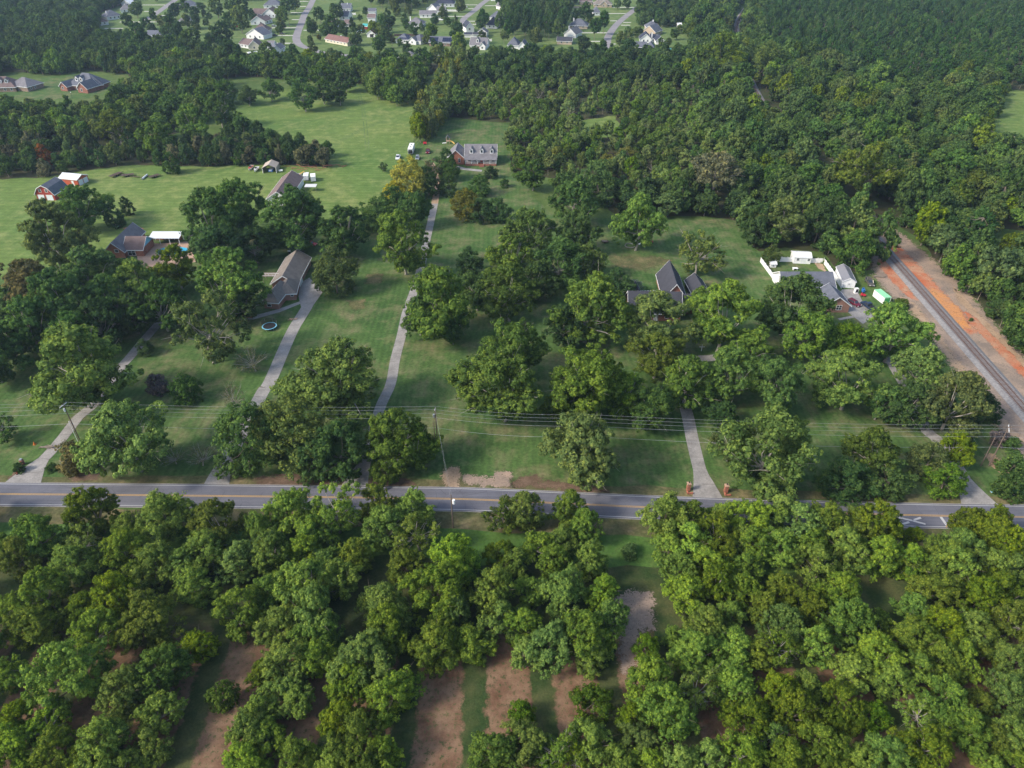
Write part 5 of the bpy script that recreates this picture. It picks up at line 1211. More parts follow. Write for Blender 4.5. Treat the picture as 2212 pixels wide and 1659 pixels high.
# green and white container
c = thing('storage_container', 'white portable storage container with green roof and green end door', 'container', G(1906,658))
a0 = G(1888,643); a1 = G(1906,657.5); a2 = G(1921,656); 
uu = (a2-a1); uu.normalize(); vv = Vector((-uu.y, uu.x, 0)); vv = (a0-a1).normalized()
ang = math.atan2(vv.y, vv.x)-math.pi/2
c.location = (a1+a2)/2; c.rotation_euler = (0,0,ang)
b_ = MB(); b_.box((0,2.9,1.25),(2.4,5.8,2.3)); b_.build('body', M['vinyl'], c)
b_ = MB(); b_.box((0,2.9,2.46),(2.5,5.9,.12)); b_.build('roof', M['palegreen'], c)
b_ = MB(); b_.box((0,-.04,1.25),(1.9,.08,2.0)); 
for q in range(6): b_.box((0,-.10,.45+q*.32),(1.9,.04,.24))
b_.build('end_door', M['midgreen'], c)
for x in (-1.18,1.18):
    b_ = MB(); b_.box((x,-.05,1.22),(.14,.14,2.3)); b_.build('corner_post', M['vinyl'], c)
lm = MB()      # small dark emblem and line of print on the long side, too small to read
for k in range(9): lm.box((-1.212, 3.9-k*.22, 1.05+(k % 2)*.03), (.012, .15, .13))
lm.tube([(-1.212,3.8,1.55),(-1.212,3.4,1.85),(-1.212,3.1,1.5),(-1.212,2.7,1.75),(-1.212,2.3,1.5)], .05, 4)
lm.build('lettering', M['rslate'], c)
# upper left houses
house('dormer_villa', 'red brick house with blue grey hipped roof and white dormers at the upper left', [
  dict(a=(134,196), b=(191,200), d=15, off=(2,4), wh=3.2, rh=6.0, wall='brick', roof='rslate', k='h', dorm=[(6.2,2.0,2.2,.3),(9.6,2.0,2.2,.3)], op=[('F',7,.1,1.2,2.2,'door'),('F',9.2,.6,1.3,1.8)]),
  dict(a=(132,196), b=(147,197.5), d=9, wh=3.2, rh=2.6, wall='brick', roof='rslate', k='f', op=[('F',2.3,1.0,1.3,1.7)]),
  dict(a=(170,200), b=(191,202), d=10, wh=3.2, rh=3.6, wall='brick', roof='rslate', k='f', op=[('F',3.1,1.0,1.3,1.7)]),
  dict(a=(190,196), b=(225,192), d=12, wh=3.2, rh=5.2, wall='brick', roof='rslate', k='h')])
house('tan_brick_house', 'tan brick house with two white dormers at the left picture edge', [
  dict(a=(-50,200), b=(36,198), d=13, wh=3.2, rh=5.0, wall='tanbrick', roof='rbrown', k='h', dorm=[(15.3,1.9,2.0,.35),(19.2,1.9,2.0,.35)], op=[('F',18,.8,1.3,1.5),('F',22,.8,1.3,1.5)])])
house('tan_brick_garage', 'tan brick garage wing with grey hipped roof beside the dormered tan house', [
  dict(a=(70,196), b=(104,186), d=15, off=(-3,0), wh=3.2, rh=4.0, wall='tanbrick', roof='rgrey', k='h', op=[('F',3,1,1,1.3),('F',6,1,1,1.3)])], 'garage')
st_l = thing('yard_lamp', 'black yard lamp with white globe left of the red brick villa', 'lamp', G(157,213)); b_ = MB(); b_.tube([(0,0,0),(0,0,3.6)], .06); b_.build('pole', M['dark'], st_l); b_ = MB(); b_.box((0,0,3.8),(.4,.4,.5),tz=.7); b_.build('lamp_head', M['vinyl'], st_l)
sheet('villa_lawn', [(-80,208),(104,215),(190,212),(240,190),(180,160),(110,165),(50,175),(-80,200)], Z2, M['lawn'])
# far neighbourhood houses (x offset, scale per zoom)
def n1(x, y): return (147.5+x*.1333, y*.1333)
def n2(x, y): return (442.4+x*.1333, y*.1333)
def n3(x, y): return (700.4+x*.11666, y*.11666)
def n4(x, y): return (921.6+x*.11666, y*.11666)
def n5(x, y): return (1179.7+x*.16666, y*.16666)
GRP = 'houses of the far neighbourhood'
def H(label, *bl, name='suburban_house', cat='house'):
    house(name, label, list(bl), cat, GRP)
def B(a, b, d, wh=3.2, rh=3, k='g', wall='white', roof='rgrey', **kw):
    W = (G(*b)-G(*a)).length
    if 'op' not in kw:
        kw['op'] = wins('F', max(1, int(W//4.5)), W, 1.0, 1.2, 1.5)
        if k in 'gh' and d > 7: kw['op'] += wins('R', 2, d, 1.0, 1.2, 1.5)
    return dict(a=a, b=b, d=d, wh=wh, rh=rh, k=k, wall=wall, roof=roof, **kw)
H('white house with blue grey roof below the upper left trees', B(n1(1285,635), n1(1480,640), 9, 3.2, 3.2, roof='rslate'), B(n1(1350,675), n1(1640,690), 10, 3.0, 3.6, 'f', roof='rslate'), B(n1(1450,700), n1(1720,700), 5, 2.6, 2.4, 'h', roof='rslate'))
H('first white house with chimney of the upper left row', B(n1(470,420), n1(660,400), 13, 3.0, 4.0, 'h', roof='rbrown', chim=[(4,6,5,1.5)]))
H('second white house with chimney of the upper left row', B(n1(640,330), n1(880,300), 13, 3.2, 4.5, 'h', roof='rslate', chim=[(3,6,5,2)]))
H('third house at the back of the upper left row', B(n1(860,210), n1(1050,200), 13, 3.2, 4.2, 'h', roof='rgrey', chim=[(4,7,5,2)]))
H('grey hipped roof house right of the small left street', B(n1(1790,390), n1(1990,390), 14, 3, 4, 'h', 'tanwall', 'rgrey'))
H('long blue roofed house at the top left street end', B(n1(1850,160), n1(2150,130), 13, 3.2, 4, 'h', 'tanwall', 'rslate'))
H('small white flat building left among the dark trees', B((98,69), (110,69), 6, 2.6, 1, 'g', roof='rgrey'), name='garden_shed', cat='shed')
H('small pale metal shed left of the tall dark tree', B((139,76), (154,77), 7, 2.6, 1, 'g', roof='metalwhite'), name='garden_shed', cat='shed')
H('white house at the top edge between the dark trees', B(n1(870,100), n1(1020,110), 8, 3, 3, 'f', roof='metalwhite'))
H('cream gabled house with brown roof left of the curved street', B(n2(715,812), n2(900,806), 15, 3.2, 3.8, 'f', 'cream', 'rbrown'), B(n2(565,765), n2(716,790), 11, 3.0, 3.2, 'g', 'white', 'rbrown', chim=[(7,6,5,1)]))
H('small white house with blue roof nearest the woods', B(n2(1110,905), n2(1240,892), 12, 4.2, 3.2, 'f', 'white', 'rslate'), B(n2(1235,860), n2(1310,815), 8, 3.2, 2.6, 'g', 'white', 'rslate'), B(n2(1020,800), n2(1120,800), 9, 3, 2.8, 'g', 'white', 'rgrey'))
H('low white roofed carport at the wood edge', B(n2(725,915), n2(860,900), 5, 2.4, .5, 'g', 'white', 'metalwhite', op=[]), name='carport', cat='carport')
H('white house with brown and slate roof, third from the woods', B(n2(680,620), n2(960,642), 12, 3.4, 4.6, 'f', 'white', 'rslate'), B(n2(790,560), n2(1025,560), 13, 3.4, 5.2, 'h', 'white', 'rbrown', chim=[]))
H('grey sided house with brown roof, fourth from the woods', B(n2(750,405), n2(985,400), 12, 3.2, 4.2, 'f', 'white', 'rbrown'), B(n2(985,400), n2(1100,365), 10, 3.2, 3, 'g', 'white', 'rbrown'))
H('white long house with brown roof, fifth from the woods', B(n2(790,285), n2(1010,285), 12, 3.2, 4.0, 'g', 'white', 'rbrown'), B(n2(940,285), n2(1170,290), 13, 3.2, 5, 'f', 'white', 'rbrown'))
H('blue roofed house at the top of the curved street', B(n2(960,135), n2(1240,130), 15, 3.2, 5, 'h', 'white', 'rslate'))
H('long cream ranch house with red brown roof', B((703,91), (751,100), 10, 2.8, 2.8, 'g', 'cream', 'rredbrown', chim=[(14,6,5,.6)]))
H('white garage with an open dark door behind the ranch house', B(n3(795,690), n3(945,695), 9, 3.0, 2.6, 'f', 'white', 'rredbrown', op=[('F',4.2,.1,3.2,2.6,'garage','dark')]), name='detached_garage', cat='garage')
H('tall narrow white house with grey roof in the middle', B(n3(812,420), n3(950,420), 8, 4.5, 2.5, 'g', 'white', 'rbrown'), B(n3(830,330), n3(960,330), 7, 6.0, 2.2, 'g', 'white', 'rslate'))
H('white gabled house with chimney at the top centre left', B(n3(320,225), n3(490,225), 12, 3.4, 4.0, 'g', 'white', 'rslate', chim=[(6,5,6,1.5)]))
H('blue roofed white house below the chimney house', B(n3(285,370), n3(445,375), 12, 3.4, 4.0, 'g', 'white', 'rslate', chim=[(1,9,6,2)]))
H('brown roofed house behind the cream ranch house', B(n3(190,520), n3(370,500), 12, 3, 3.6, 'h', 'white', 'rbrown'), B(n3(380,500), n3(500,500), 9, 3, 2.6, 'g', 'white', 'rbrown'))
H('house with grey roof and dark solar panels on the left', B(n3(1330,800), n3(1560,810), 12, 3.0, 3.8, 'h', 'white', 'rslate'), B(n3(1560,820), n3(1700,832), 12, 3.0, 2.6, 'f', 'white', 'rslate'), B(n3(1600,800), n3(1790,830), 12, 3.0, 3.8, 'h', 'white', 'rslate'))
H('house with grey roof and dark solar panels on the right', B(n4(50,850), n4(430,860), 12, 3.0, 3.4, 'g', 'tanbrick', 'rslate'))
H('grey hipped house with white porch and tall chimney', B(n3(1540,500), n3(1830,505), 13, 3.0, 4.2, 'h', 'white', 'rgrey', chim=[(2,6,5,2.5)]))
H('low grey roofed house behind round dark trees', B(n3(1770,330), n3(2060,330), 12, 3.0, 2.8, 'g', 'white', 'rgrey'))
H('large white gabled house at the top centre', B(n4(190,270), n4(335,272), 12, 3.4, 3.4, 'g', 'white', 'rgrey'), B(n4(10,240), n4(200,250), 13, 3.4, 5, 'f', 'white', 'rgrey'))
H('navy hipped house with white fence at the top centre', B(n4(160,130), n4(510,130), 16, 3.4, 6, 'h', 'white', 'rnavy', chim=[(4,5,6,2)]))
H('grey hipped roof house sunk in the front trees', B(n3(1390,1150), n3(1700,1165), 13, 3.0, 3.8, 'h', 'white', 'rgrey'))
H('tall white gabled house beside the centre street', B(n4(735,612), n4(882,604), 14, 4.6, 4.0, 'f', 'white', 'rnavy', op=[('F',3,2.2,1.6,1.8)]), B(n4(702,695), n4(860,695), 5, 2.6, 1.2, 'g', 'white', 'rnavy', op=[]))
H('white gabled garage beside the tall white house', B(n4(945,680), n4(1115,685), 8, 3.8, 2.6, 'f', 'white', 'rslate', op=[]), B(n4(860,712), n4(1090,712), 5, 3.4, 1.2, 'g', 'white', 'rblack', op=[]), name='detached_garage', cat='garage')
H('white cottage with grey roof, dormer and red door', B(n4(800,905), n4(1110,915), 13, 3.2, 4.4, 'g', 'white', 'rgrey', dorm=[(6,2.0,2.2,.3)], op=[('F',4,1,1.4,1.6),('F',8,.1,1.1,2.1,'door','red')]), B(n4(975,925), n4(1085,930), 7, 3.2, 2.6, 'f', 'white', 'rgrey'))
H('white walled house with navy roof right of the centre street', B(n4(1100,525), n4(1310,532), 14, 3.2, 5.4, 'h', 'white', 'rnavy'), B(n4(1160,380), n4(1400,390), 12, 3.2, 4.6, 'h', 'white', 'rslate'))
H('small white gabled house at the top right of the centre street', B(n4(1400,190), n4(1500,180), 12, 3.2, 3.4, 'f', 'white', 'rgrey'))
H('white house cut by the top picture edge, left', B(n4(1190,18), n4(1310,18), 9, 3, 3, 'g', 'white', 'rgrey'))
H('white house cut by the top picture edge, right', B(n4(1740,40), n4(1860,40), 9, 3, 3, 'g', 'white', 'rgrey'))
H('white gabled house with grey hipped roof in the right trees', B(n4(1500,900), n4(1700,905), 13, 3.0, 4.6, 'h', 'white', 'rslate'), B(n4(1695,940), n4(1840,945), 12, 3.4, 3.4, 'f', 'white', 'rslate'))
H('white garage house left of the right street', B(n5(232,482), n5(382,496), 14, 3.2, 4.2, 'f', 'white', 'rgrey', chim=[(1,8,6,1.5)], op=[('F',5.5,.1,4.6,2.4,'garage')]))
H('slate hipped house behind the white garage house', B(n5(300,370), n5(530,378), 13, 3.0, 4.6, 'h', 'tanwall', 'rslate', chim=[(3,7,6,1.5)]))
H('dark flat roofed house left of the right street', B(n5(140,575), n5(330,580), 11, 2.8, 2.2, 'g', 'tanwall', 'rblack'))
H('tan house with brown gables at the top right', B(n5(620,95), n5(850,97), 14, 3.2, 5, 'h', 'tanwall', 'rtan'), B(n5(700,98), n5(790,98), 6, 3.2, 3.4, 'f', 'tanwall', 'rtan'))
H('blue grey roof behind the pines at the top right', B(n5(610,200), n5(700,200), 13, 3, 4, 'h', 'white', 'rslate'))
H('brown roofed house at the top edge behind the tan fence', B(n5(440,60), n5(600,60), 12, 3, 3.6, 'h', 'tanwall', 'rbrown'))
H('tan gabled house with slate roof right of the right street', B(n5(1245,445), n5(1410,466), 13, 3.2, 4.4, 'f', 'tanwall', 'rslate'), B(n5(1300,400), n5(1460,400), 12, 3.2, 4.2, 'h', 'tanwall', 'rslate', chim=[(6,5,6,2)]))
H('white gabled house in front of the tan gabled house', B(n5(1213,555), n5(1362,558), 13, 3.2, 3.8, 'f', 'white', 'rnavy'), B(n5(1420,578), n5(1525,578), 10, 3.2, 3.2, 'f', 'white', 'rnavy'), B(n5(1350,548), n5(1425,548), 9, 3.2, 2.4, 'g', 'white', 'rnavy', chim=[(1,1,5,2)]))
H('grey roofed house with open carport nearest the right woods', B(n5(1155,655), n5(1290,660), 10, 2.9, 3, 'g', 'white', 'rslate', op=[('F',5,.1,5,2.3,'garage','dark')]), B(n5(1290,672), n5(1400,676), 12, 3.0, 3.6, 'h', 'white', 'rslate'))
H('tiny white arched shed in the right trees', B(n5(1702,362), n5(1750,362), 5, 2.6, 1.4, 'g', 'white', 'metalwhite'), name='garden_shed', cat='shed')
H('grey roof among the top right pines', B(n5(1490,185), n5(1600,185), 10, 3, 3, 'g', 'tanwall', 'rgrey'))
fence('privacy_fence', 'white fence in front of the navy hipped house', [n4(340,212), n4(570,215), n4(600,180)])
fence('privacy_fence', 'tan wooden fence at the top right', [n5(300,104), n5(480,104)], m='tanwall')
fence('privacy_fence', 'white fence right of the white cottage', [n4(1095,765), n4(1205,765)])
fence('privacy_fence', 'white fence left of the large white gabled house', [n4(0,185), n4(150,120)])
fence('privacy_fence', 'brown wooden fence behind the solar panel house', [n3(1300,670), n3(1560,665), n3(1850,680)], m='darkwood')
fence('privacy_fence', 'white fence behind the tall narrow white house', [n3(440,275), n3(585,275)])
# solar panels lie on the roofs: panels as parts of their own array
def solar(label, px, n, m, rot=0):
    t = thing('solar_array', label, 'solar panels', px, rot); pm = MB(); pm.box((0,0,0),(1.6,1.0,.05)); me = mesh('panel', pm.v, pm.f, M['solar'])
    return t, me
for (lab, a, b, dd, wh_, rh_, cols, us) in [('dark solar panels on the left panelled roof', n3(1330,800), n3(1560,810), 12, 3.0, 3.8, 5, 3.5), ('dark solar panels on the left part of the right panelled roof', n4(50,850), n4(430,860), 12, 3.0, 3.4, 4, 1.2), ('dark solar panels on the right part of the right panelled roof', n4(50,850), n4(430,860), 12, 3.0, 3.4, 5, 11.5)]:
    A, Bq = G(*a), G(*b); F = Frame(A, Bq-A); sl_ = math.atan2(rh_, dd/2); t = thing('solar_array', lab, 'solar panels', A, math.atan2(F.u.y, F.u.x))
    pm = MB(); pm.box((0,0,0),(1.6,1.05,.05)); me = mesh('panel', pm.v, pm.f, M['solar'])
    for i in range(cols):
        for j in range(4):
            vv_ = 1.2+j*1.0; o = link('panel', me, t, (us+i*1.66, vv_, wh_+vv_*rh_/(dd/2)+.10)); o.rotation_euler = (sl_, 0, 0)
# ------------------------------------------------------------------ vehicles, poles, yard things
def car(label, p, q, L=4.6, W=1.85, Hh=1.6, col='redp', kind='suv', cat='car'):
    """p = picture position of the rear ground point, q = of the front"""
    A, Bq = G(*p), G(*q); d = (Bq-A).normalized(); c = (A+Bq)/2; rz = math.atan2(d.y, d.x)
    t = thing({'suv': 'parked_car', 'sedan': 'parked_car', 'pickup': 'pickup_truck'}[kind], label, cat, c, rz)
    h1 = Hh*.56
    if kind == 'pickup': prof = [(-L/2,.35),(-L/2,h1),(L*.08,h1),(L*.08,h1),(L*.46,h1*.98),(L/2,h1*.8),(L/2,.35)]
    elif kind == 'suv': prof = [(-L/2,.35),(-L/2+.04,h1),(L*.20,h1*1.02),(L*.46,h1*.93),(L/2,h1*.7),(L/2,.35)]
    else: prof = [(-L/2,.35),(-L/2+.05,h1*.95),(-L*.3,h1),(L*.18,h1),(L*.44,h1*.86),(L/2,h1*.6),(L/2,.35)]
    mb = MB(); n = len(prof)
    for s in (-1, 1): pass
    vs = [(x, -W/2, z) for x, z in prof]+[(x, -W/2*.9 if z > .5 else -W/2, z+(.05 if z > .5 else 0)) for x, z in prof]
    vs = [(x, s*W/2, z) for s in (-1, 1) for x, z in prof]
    mb.add(vs, [tuple(range(n))[::-1], tuple(range(n, 2*n))]+[(i, (i+1) % n, n+(i+1) % n, n+i) for i in range(n)])
    body = mb.build('body', M[col], t)
    bv = body.modifiers.new('b', 'BEVEL'); bv.width = .09; bv.segments = 2
    x0, x1 = {'pickup': (-L*.12, L*.22), 'suv': (-L*.47, L*.20), 'sedan': (-L*.30, L*.18)}[kind]
    r0, r1 = {'pickup': (-L*.09, L*.10), 'suv': (-L*.43, L*.07), 'sedan': (-L*.18, L*.04)}[kind]
    gb = MB(); gb.add([(x0,-W*.46,h1-.02),(x1,-W*.46,h1-.02),(x1,W*.46,h1-.02),(x0,W*.46,h1-.02),(r0,-W*.37,Hh-.06),(r1,-W*.37,Hh-.06),(r1,W*.37,Hh-.06),(r0,W*.37,Hh-.06)], [(4,5,6,7),(0,1,5,4),(1,2,6,5),(2,3,7,6),(3,0,4,7)]); gb.build('windows', M['glass'], t)
    rb = MB(); rb.box(((r0+r1)/2,0,Hh-.03),(abs(r1-r0)+.12,W*.78,.08),tz=.93)
    for s in (-1,1):
        rb.tube([(x1+.02,s*W*.455,h1),(r1+.02,s*W*.375,Hh-.04)],.05,4); rb.tube([((x0+x1)/2,s*W*.462,h1),((r0+r1)/2,s*W*.378,Hh-.04)],.05,4); rb.tube([(x0-.02,s*W*.455,h1),(r0-.02,s*W*.375,Hh-.04)],.06,4)
    rb.build('roof', M[col], t)
    if kind == 'pickup':
        b2 = MB(); b2.box((-L*.31,0,h1+.01),(L*.34,W*.82,.03)); b2.build('bed', M['dark'], t)
    wm = MB(); wm.tube([(0,-.12,0),(0,.12,0)], .36, 14); wme = mesh('wheel', wm.v, wm.f, M['rubber'])
    hm = MB(); hm.tube([(0,-.13,0),(0,.13,0)], .20, 10); hme = mesh('rim', hm.v, hm.f, M['steel'])
    for x in (-L*.31, L*.31):
        for s in (-1,1):
            wv = link('wheel', wme, t, (x, s*(W/2-.06), .36)); link('rim', hme, wv)
    for s in (-1,1):
        b2 = MB(); b2.box((L/2-.02,s*W*.36,h1*.74),(.08,.34,.16)); b2.build('headlight', M['vinyl'], t)
        b2 = MB(); b2.box((-L/2+.01,s*W*.40,h1*.82),(.06,.22,.2)); b2.build('tail_light', M['redp'], t)
    return t
M['carred'] = paint('deep_red_car_paint', (.16,.012,.03), .25, .05, 1, .3, .6); M['carnavy'] = paint('navy_car_paint', (.03,.05,.10), .25, .05, 1, .3, .6)
M['cargold'] = paint('grey_gold_car_paint', (.17,.155,.135), .3, .05, 1, .5, .6); M['carwhite'] = paint('white_car_paint', (.68,.70,.72), .3, .03, 1, 0, .6)
M['carsilver'] = paint('silver_car_paint', (.33,.36,.40), .3, .04, 1, .5, .6); M['carbright'] = paint('bright_red_car_paint', (.55,.012,.03), .28, .05, 1, .2, .6); M['carblack'] = paint('black_car_paint', (.02,.022,.03), .25, .05, 1, .2, .6)
car('dark red car parked on the pad beside the fenced brick house', (1834,652), (1855,664), col='carred')
car('navy pickup truck parked right of the dark red car', (1887,674), (1862,655), L=5.8, W=2.0, Hh=1.9, col='carnavy', kind='pickup', cat='pickup truck')
car('grey brown estate car parked on the grass behind the container', (1871,604), (1884,623), L=5.3, Hh=1.8, col='cargold')
car('bright red car in the shade behind the rosy brick house', (660,528), (684,531), col='carbright', kind='sedan')
car('white pickup truck on the field left of the camper', (862,336), (858,349), L=5.8, W=2.0, Hh=1.9, col='carwhite', kind='pickup', cat='pickup truck')
car('silver car in front of the camper', (903,337), (901,350), col='carsilver')
car('dark red pickup right of the camper', (926,324), (923,335), L=5.6, W=1.95, Hh=1.9, col='carred', kind='pickup', cat='pickup truck')
car('white car beside the centre far street', (1001,16.5), (1010,16.5), col='carwhite', kind='sedan')
car('silver car on a driveway right of the centre far street', n4(910,445), n4(1000,448), col='carsilver', kind='sedan')
car('white van parked by the low grey roofed house', n4(230,375), n4(290,380), L=5, Hh=1.9, col='carwhite')
car('black car on the driveway below the curved street houses', n2(1100,580), n2(1175,580), col='carblack', kind='sedan')
car('dark car on the second driveway of the curved street', n2(1215,555), n2(1290,558), col='carblack', kind='sedan')
car('grey car on the third driveway of the curved street', n2(1080,432), n2(1170,434), col='carsilver')
car('blue car at the open carport near the right woods', n5(1210,668), n5(1160,664), col='carnavy')
car('dark car beside the white gabled house near the right woods', n5(1480,600), n5(1555,600), col='carblack', kind='sedan')
def boxthing(name, label, cat, pos, rz, parts):
    t = thing(name, label, cat, pos, rz)
    for nm, m, bs in parts:
        b = MB()
        for q in bs: b.box(*q) if len(q[0]) == 3 and not isinstance(q[0][0], tuple) else b.tube(*q)
        b.build(nm, M[m], t)
    return t
def head(p, q): a, b = G(*p), G(*q); return (a+b)/2, math.atan2(b.y-a.y, b.x-a.x)
wheel_t = lambda x, y, r=.35: ([(x,y-.1,r),(x,y+.1,r)], r, 12)
c, rz = head((893,317), (885,340))
boxthing('camper_trailer', 'long white camper trailer on the grass beside the dormer house', 'camper', c, rz, [('body','carwhite',[((0,0,1.85),(9.5,2.5,2.5))]),('roof','vinyl',[((0,0,3.14),(9.3,2.4,.1))]),('front_cap','dark',[((4.79,0,1.4),(.08,2.2,1.3))]),('front_window','glass',[((4.80,0,2.4),(.1,1.8,.5))]),
   ('vent','dark',[((2,0,3.26),(.7,.7,.14))]),('vent','dark',[((-1.5,0,3.26),(.7,.7,.14))]),('side_window','glass',[((1,-1.26,2.1),(1.2,.04,.6))]),('side_window','glass',[((-2.5,-1.26,2.1),(1.2,.04,.6))]),('wheel','rubber',[wheel_t(-1,-1.1)]),('wheel','rubber',[wheel_t(-1,1.1)]),('wheel','rubber',[wheel_t(-2,-1.1)]),('wheel','rubber',[wheel_t(-2,1.1)]),('hitch','dark',[((5.4,0,.5),(1.3,.3,.12)),((5.9,0,.25),(.14,.14,.5))])])
for lab, p, q in (('right white box trailer behind the workshop', (677,384), (678,396)), ('left white box trailer touching the workshop roof', (664,382), (661,394))):
    c, rz = head(p, q)
    boxthing('box_trailer', lab, 'trailer', c, rz, [('body','carwhite',[((0,0,1.5),(4.8,2.2,2.1))]),('roof','vinyl',[((0,0,2.59),(4.9,2.3,.08))]),('rear_door','vinyl',[((2.42,-.55,1.5),(.05,1.0,1.9)),((2.42,.55,1.5),(.05,1.0,1.9))]),('wheel','rubber',[wheel_t(0,-1.12)]),('wheel','rubber',[wheel_t(0,1.12)]),('drawbar','dark',[((-3.0,0,.45),(1.3,.12,.12))])])
ex = boxthing('excavator', 'yellow digger arm and cab frame behind the workshop', 'excavator', G(650,388), .3, [('cab_frame','yellow',[((-3.4,0,2.6),(2.0,.1,.12)),((-4.4,0,1.5),(.12,.12,2.2)),((-2.4,0,1.5),(.12,.12,2.2)),((-3.4,1.2,2.6),(2.0,.1,.12)),((-4.4,1.2,1.5),(.12,.12,2.2)),((-2.4,1.2,1.5),(.12,.12,2.2))]),('body','yellow',[((-3,.6,.8),(3,1.6,.8))]),
   ('boom','yellow',[([(-1.6,.6,1.0),(.4,.9,2.6),(2.0,1.0,3.4)],[.28,.25,.18],6)]),('arm','yellow',[([(2.0,1.0,3.4),(2.6,1.0,1.9),(2.4,1.0,.7)],[.18,.16,.12],6)]),('bucket','yellow',[((2.3,1.0,.45),(.7,.8,.6))]),('track','rubber',[((-3,-.3,.35),(3.2,.4,.6))]),('track','rubber',[((-3,1.5,.35),(3.2,.4,.6))])])
t = thing('canopy_tent', 'beige canopy tent with dark opening at the tree line', 'tent', G(583,374), .05)
b = MB(); W_, D_, hh, rr = 6.4, 7.5, 2.6, 1.5
for pl in roof_planes(W_, D_, hh, rr, 'f', .1): b.slab([Vector((q[0]-W_/2, q[1], q[2])) for q in pl], .06)
b.build('canopy', M['beige'], t)
b = MB(); b.box((W_/2,D_/2,1.3),(.05,D_,2.5)); b.box((-W_/2,D_/2,1.3),(.05,D_,2.5)); b.build('side_sheet', M['beige'], t)
for x in (-W_/2, W_/2): b = MB(); b.box((x,-.02,1.3),(.18,.18,2.6)); b.build('post', M['vinyl'], t)
boxthing('covered_boat', 'blue boat stored inside the beige canopy tent', 'boat', G(586,371), 0, [('hull','blue',[((0,1,.8),(2.0,4.2,.9))]),('deck','vinyl',[((0,.6,1.3),(1.7,2.6,.1))]),('bow_plate','vinyl',[((0,-1.2,.9),(1.2,.1,.3))])])
def boat(label, p, hullm, topm):
    t = thing('boat', label, 'boat', G(*p), 0); r = [(-2.6,.95),(-1,1.05),(.8,.9),(2,.5),(2.9,.03)]; b = MB()
    vs = []
    for y, w_ in r: vs += [(-w_, -y, 1.25), (-w_*.75, -y, .5), (w_*.75, -y, .5), (w_, -y, 1.25)]
    b.add(vs, [(4*i+k, 4*i+k+1, 4*i+k+5, 4*i+k+4) for i in range(4) for k in range(3)]+[(0,1,2,3)]); b.build('hull', M[hullm], t)
    b = MB(); b.add([(q[0]*.9, q[1]*.95, 1.15) for q in vs[0::4]]+[(q[0]*.9, q[1]*.95, 1.15) for q in vs[3::4][::-1]], [tuple(range(10))]); b.build('deck', M[topm], t)
    b = MB(); b.box((0,.2,1.45),(1.1,.8,.5)); b.build('console', M['glass'], t)
    b = MB(); b.box((0,-.3,.42),(.12,6.2,.12)); b.build('trailer_frame', M['dark'], t)
    for x in (-1,1): b = MB(); b.tube([(x-.1,1,.3),(x+.1,1,.3)],.3,12); b.build('wheel', M['rubber'], t)
boat('white boat with red top on a trailer left of the canopy tent', (542,366), 'vinyl', 'orangered'); boat('white boat between the red topped boat and the canopy tent', (554,369), 'vinyl', 'tarp')
boxthing('water_trough', 'round grey bowl on the grass above the workshop', 'trough', G(661-15,381) if False else G(647,378), 0, [('bowl','steel',[([(0,0,.05),(0,0,.5)],[.9,1.3],16)])])
boxthing('propane_tank', 'white tank right of the canopy tent', 'tank', G(607,372), .3, [('tank','vinyl',[([(-.9,0,.8),(.9,0,.8)],.45,12)]),('foot','dark',[((-.5,0,.2),(.1,.6,.4))]),('foot','dark',[((.5,0,.2),(.1,.6,.4))])])
def flat_trailer(label, p, q, L=6, mess=True, seed=0):
    c, rz = head(p, q); r = random.Random(seed); t = thing('flatbed_trailer', label, 'trailer', c, rz)
    for i in range(6): b = MB(); b.box((0,-1+i*.4,.85),(L,.36,.08)); b.build('plank', M['darkwood'], t)
    b = MB(); b.box((0,0,.74),(L*.98,.5,.14)); b.box((L*.6,0,.6),(L*.25,.12,.12)); b.build('frame', M['dark'], t)
    for x in (-.5,.5):
        for s in (-1,1): b = MB(); b.tube([(x,s*1.15-.1,.38),(x,s*1.15+.1,.38)],.37,12); b.build('wheel', M['rubber'], t)
flat_trailer('dark flatbed trailer, leftmost on the field beside the sheds', (243,383), (258,377), 6.4)
flat_trailer('dark flatbed trailer right of the leftmost one', (268,382), (284,380), 5.6)
flat_trailer('rusty flatbed trailer right of the white pipe', (327,385), (341,381), 5)
def pile(name, label, p, n, L, m, seed, spread=1.5, cat='pile'):
    r = random.Random(seed); t = thing(name, label, cat, G(*p))
    for i in range(n):
        b = MB(); a = r.gauss(0, .35); x, y = r.gauss(0, spread), r.gauss(0, spread*.35); l = L*r.uniform(.5, 1); z = .1+r.random()*.4
        b.tube([(x-l/2*math.cos(a), y-l/2*math.sin(a), z), (x+l/2*math.cos(a), y+l/2*math.sin(a), z+r.gauss(0,.05))], r.uniform(.06,.14), 5); b.build('timber', M[m], t)
pile('timber_pile', 'low dark timber pile right of the metal shed', (272,382-2) if False else (269-5,377), 5, 2.5, 'darkwood', 3, .8)
pile('timber_pile', 'grey scrap timber between two flatbed trailers', (297,383), 10, 3, 'darkwood', 4, 1.4)
pile('timber_pile', 'small scrap pile beside the metal shed', (276-7,376) if False else (209+61,377), 1, 2, 'darkwood', 5)
pile('timber_pile', 'long reddish timber pile under the right end of the tree line', (675,362.5), 26, 4, 'clay' if False else 'redp' if False else 'orangebrick', 6, 5.0)
pile('timber_pile', 'reddish boards at the far right end of the tree line', (708,357), 10, 3, 'orangebrick', 7, 1.8)
pile('brush_pile', 'bare grey brush at the left driveway mouth', (148,1002), 16, 3.5, 'wood', 8, 1.0)
pile('brush_pile', 'dead branches lying beside the left driveway', (105,968), 9, 3.0, 'wood', 9, 1.2)
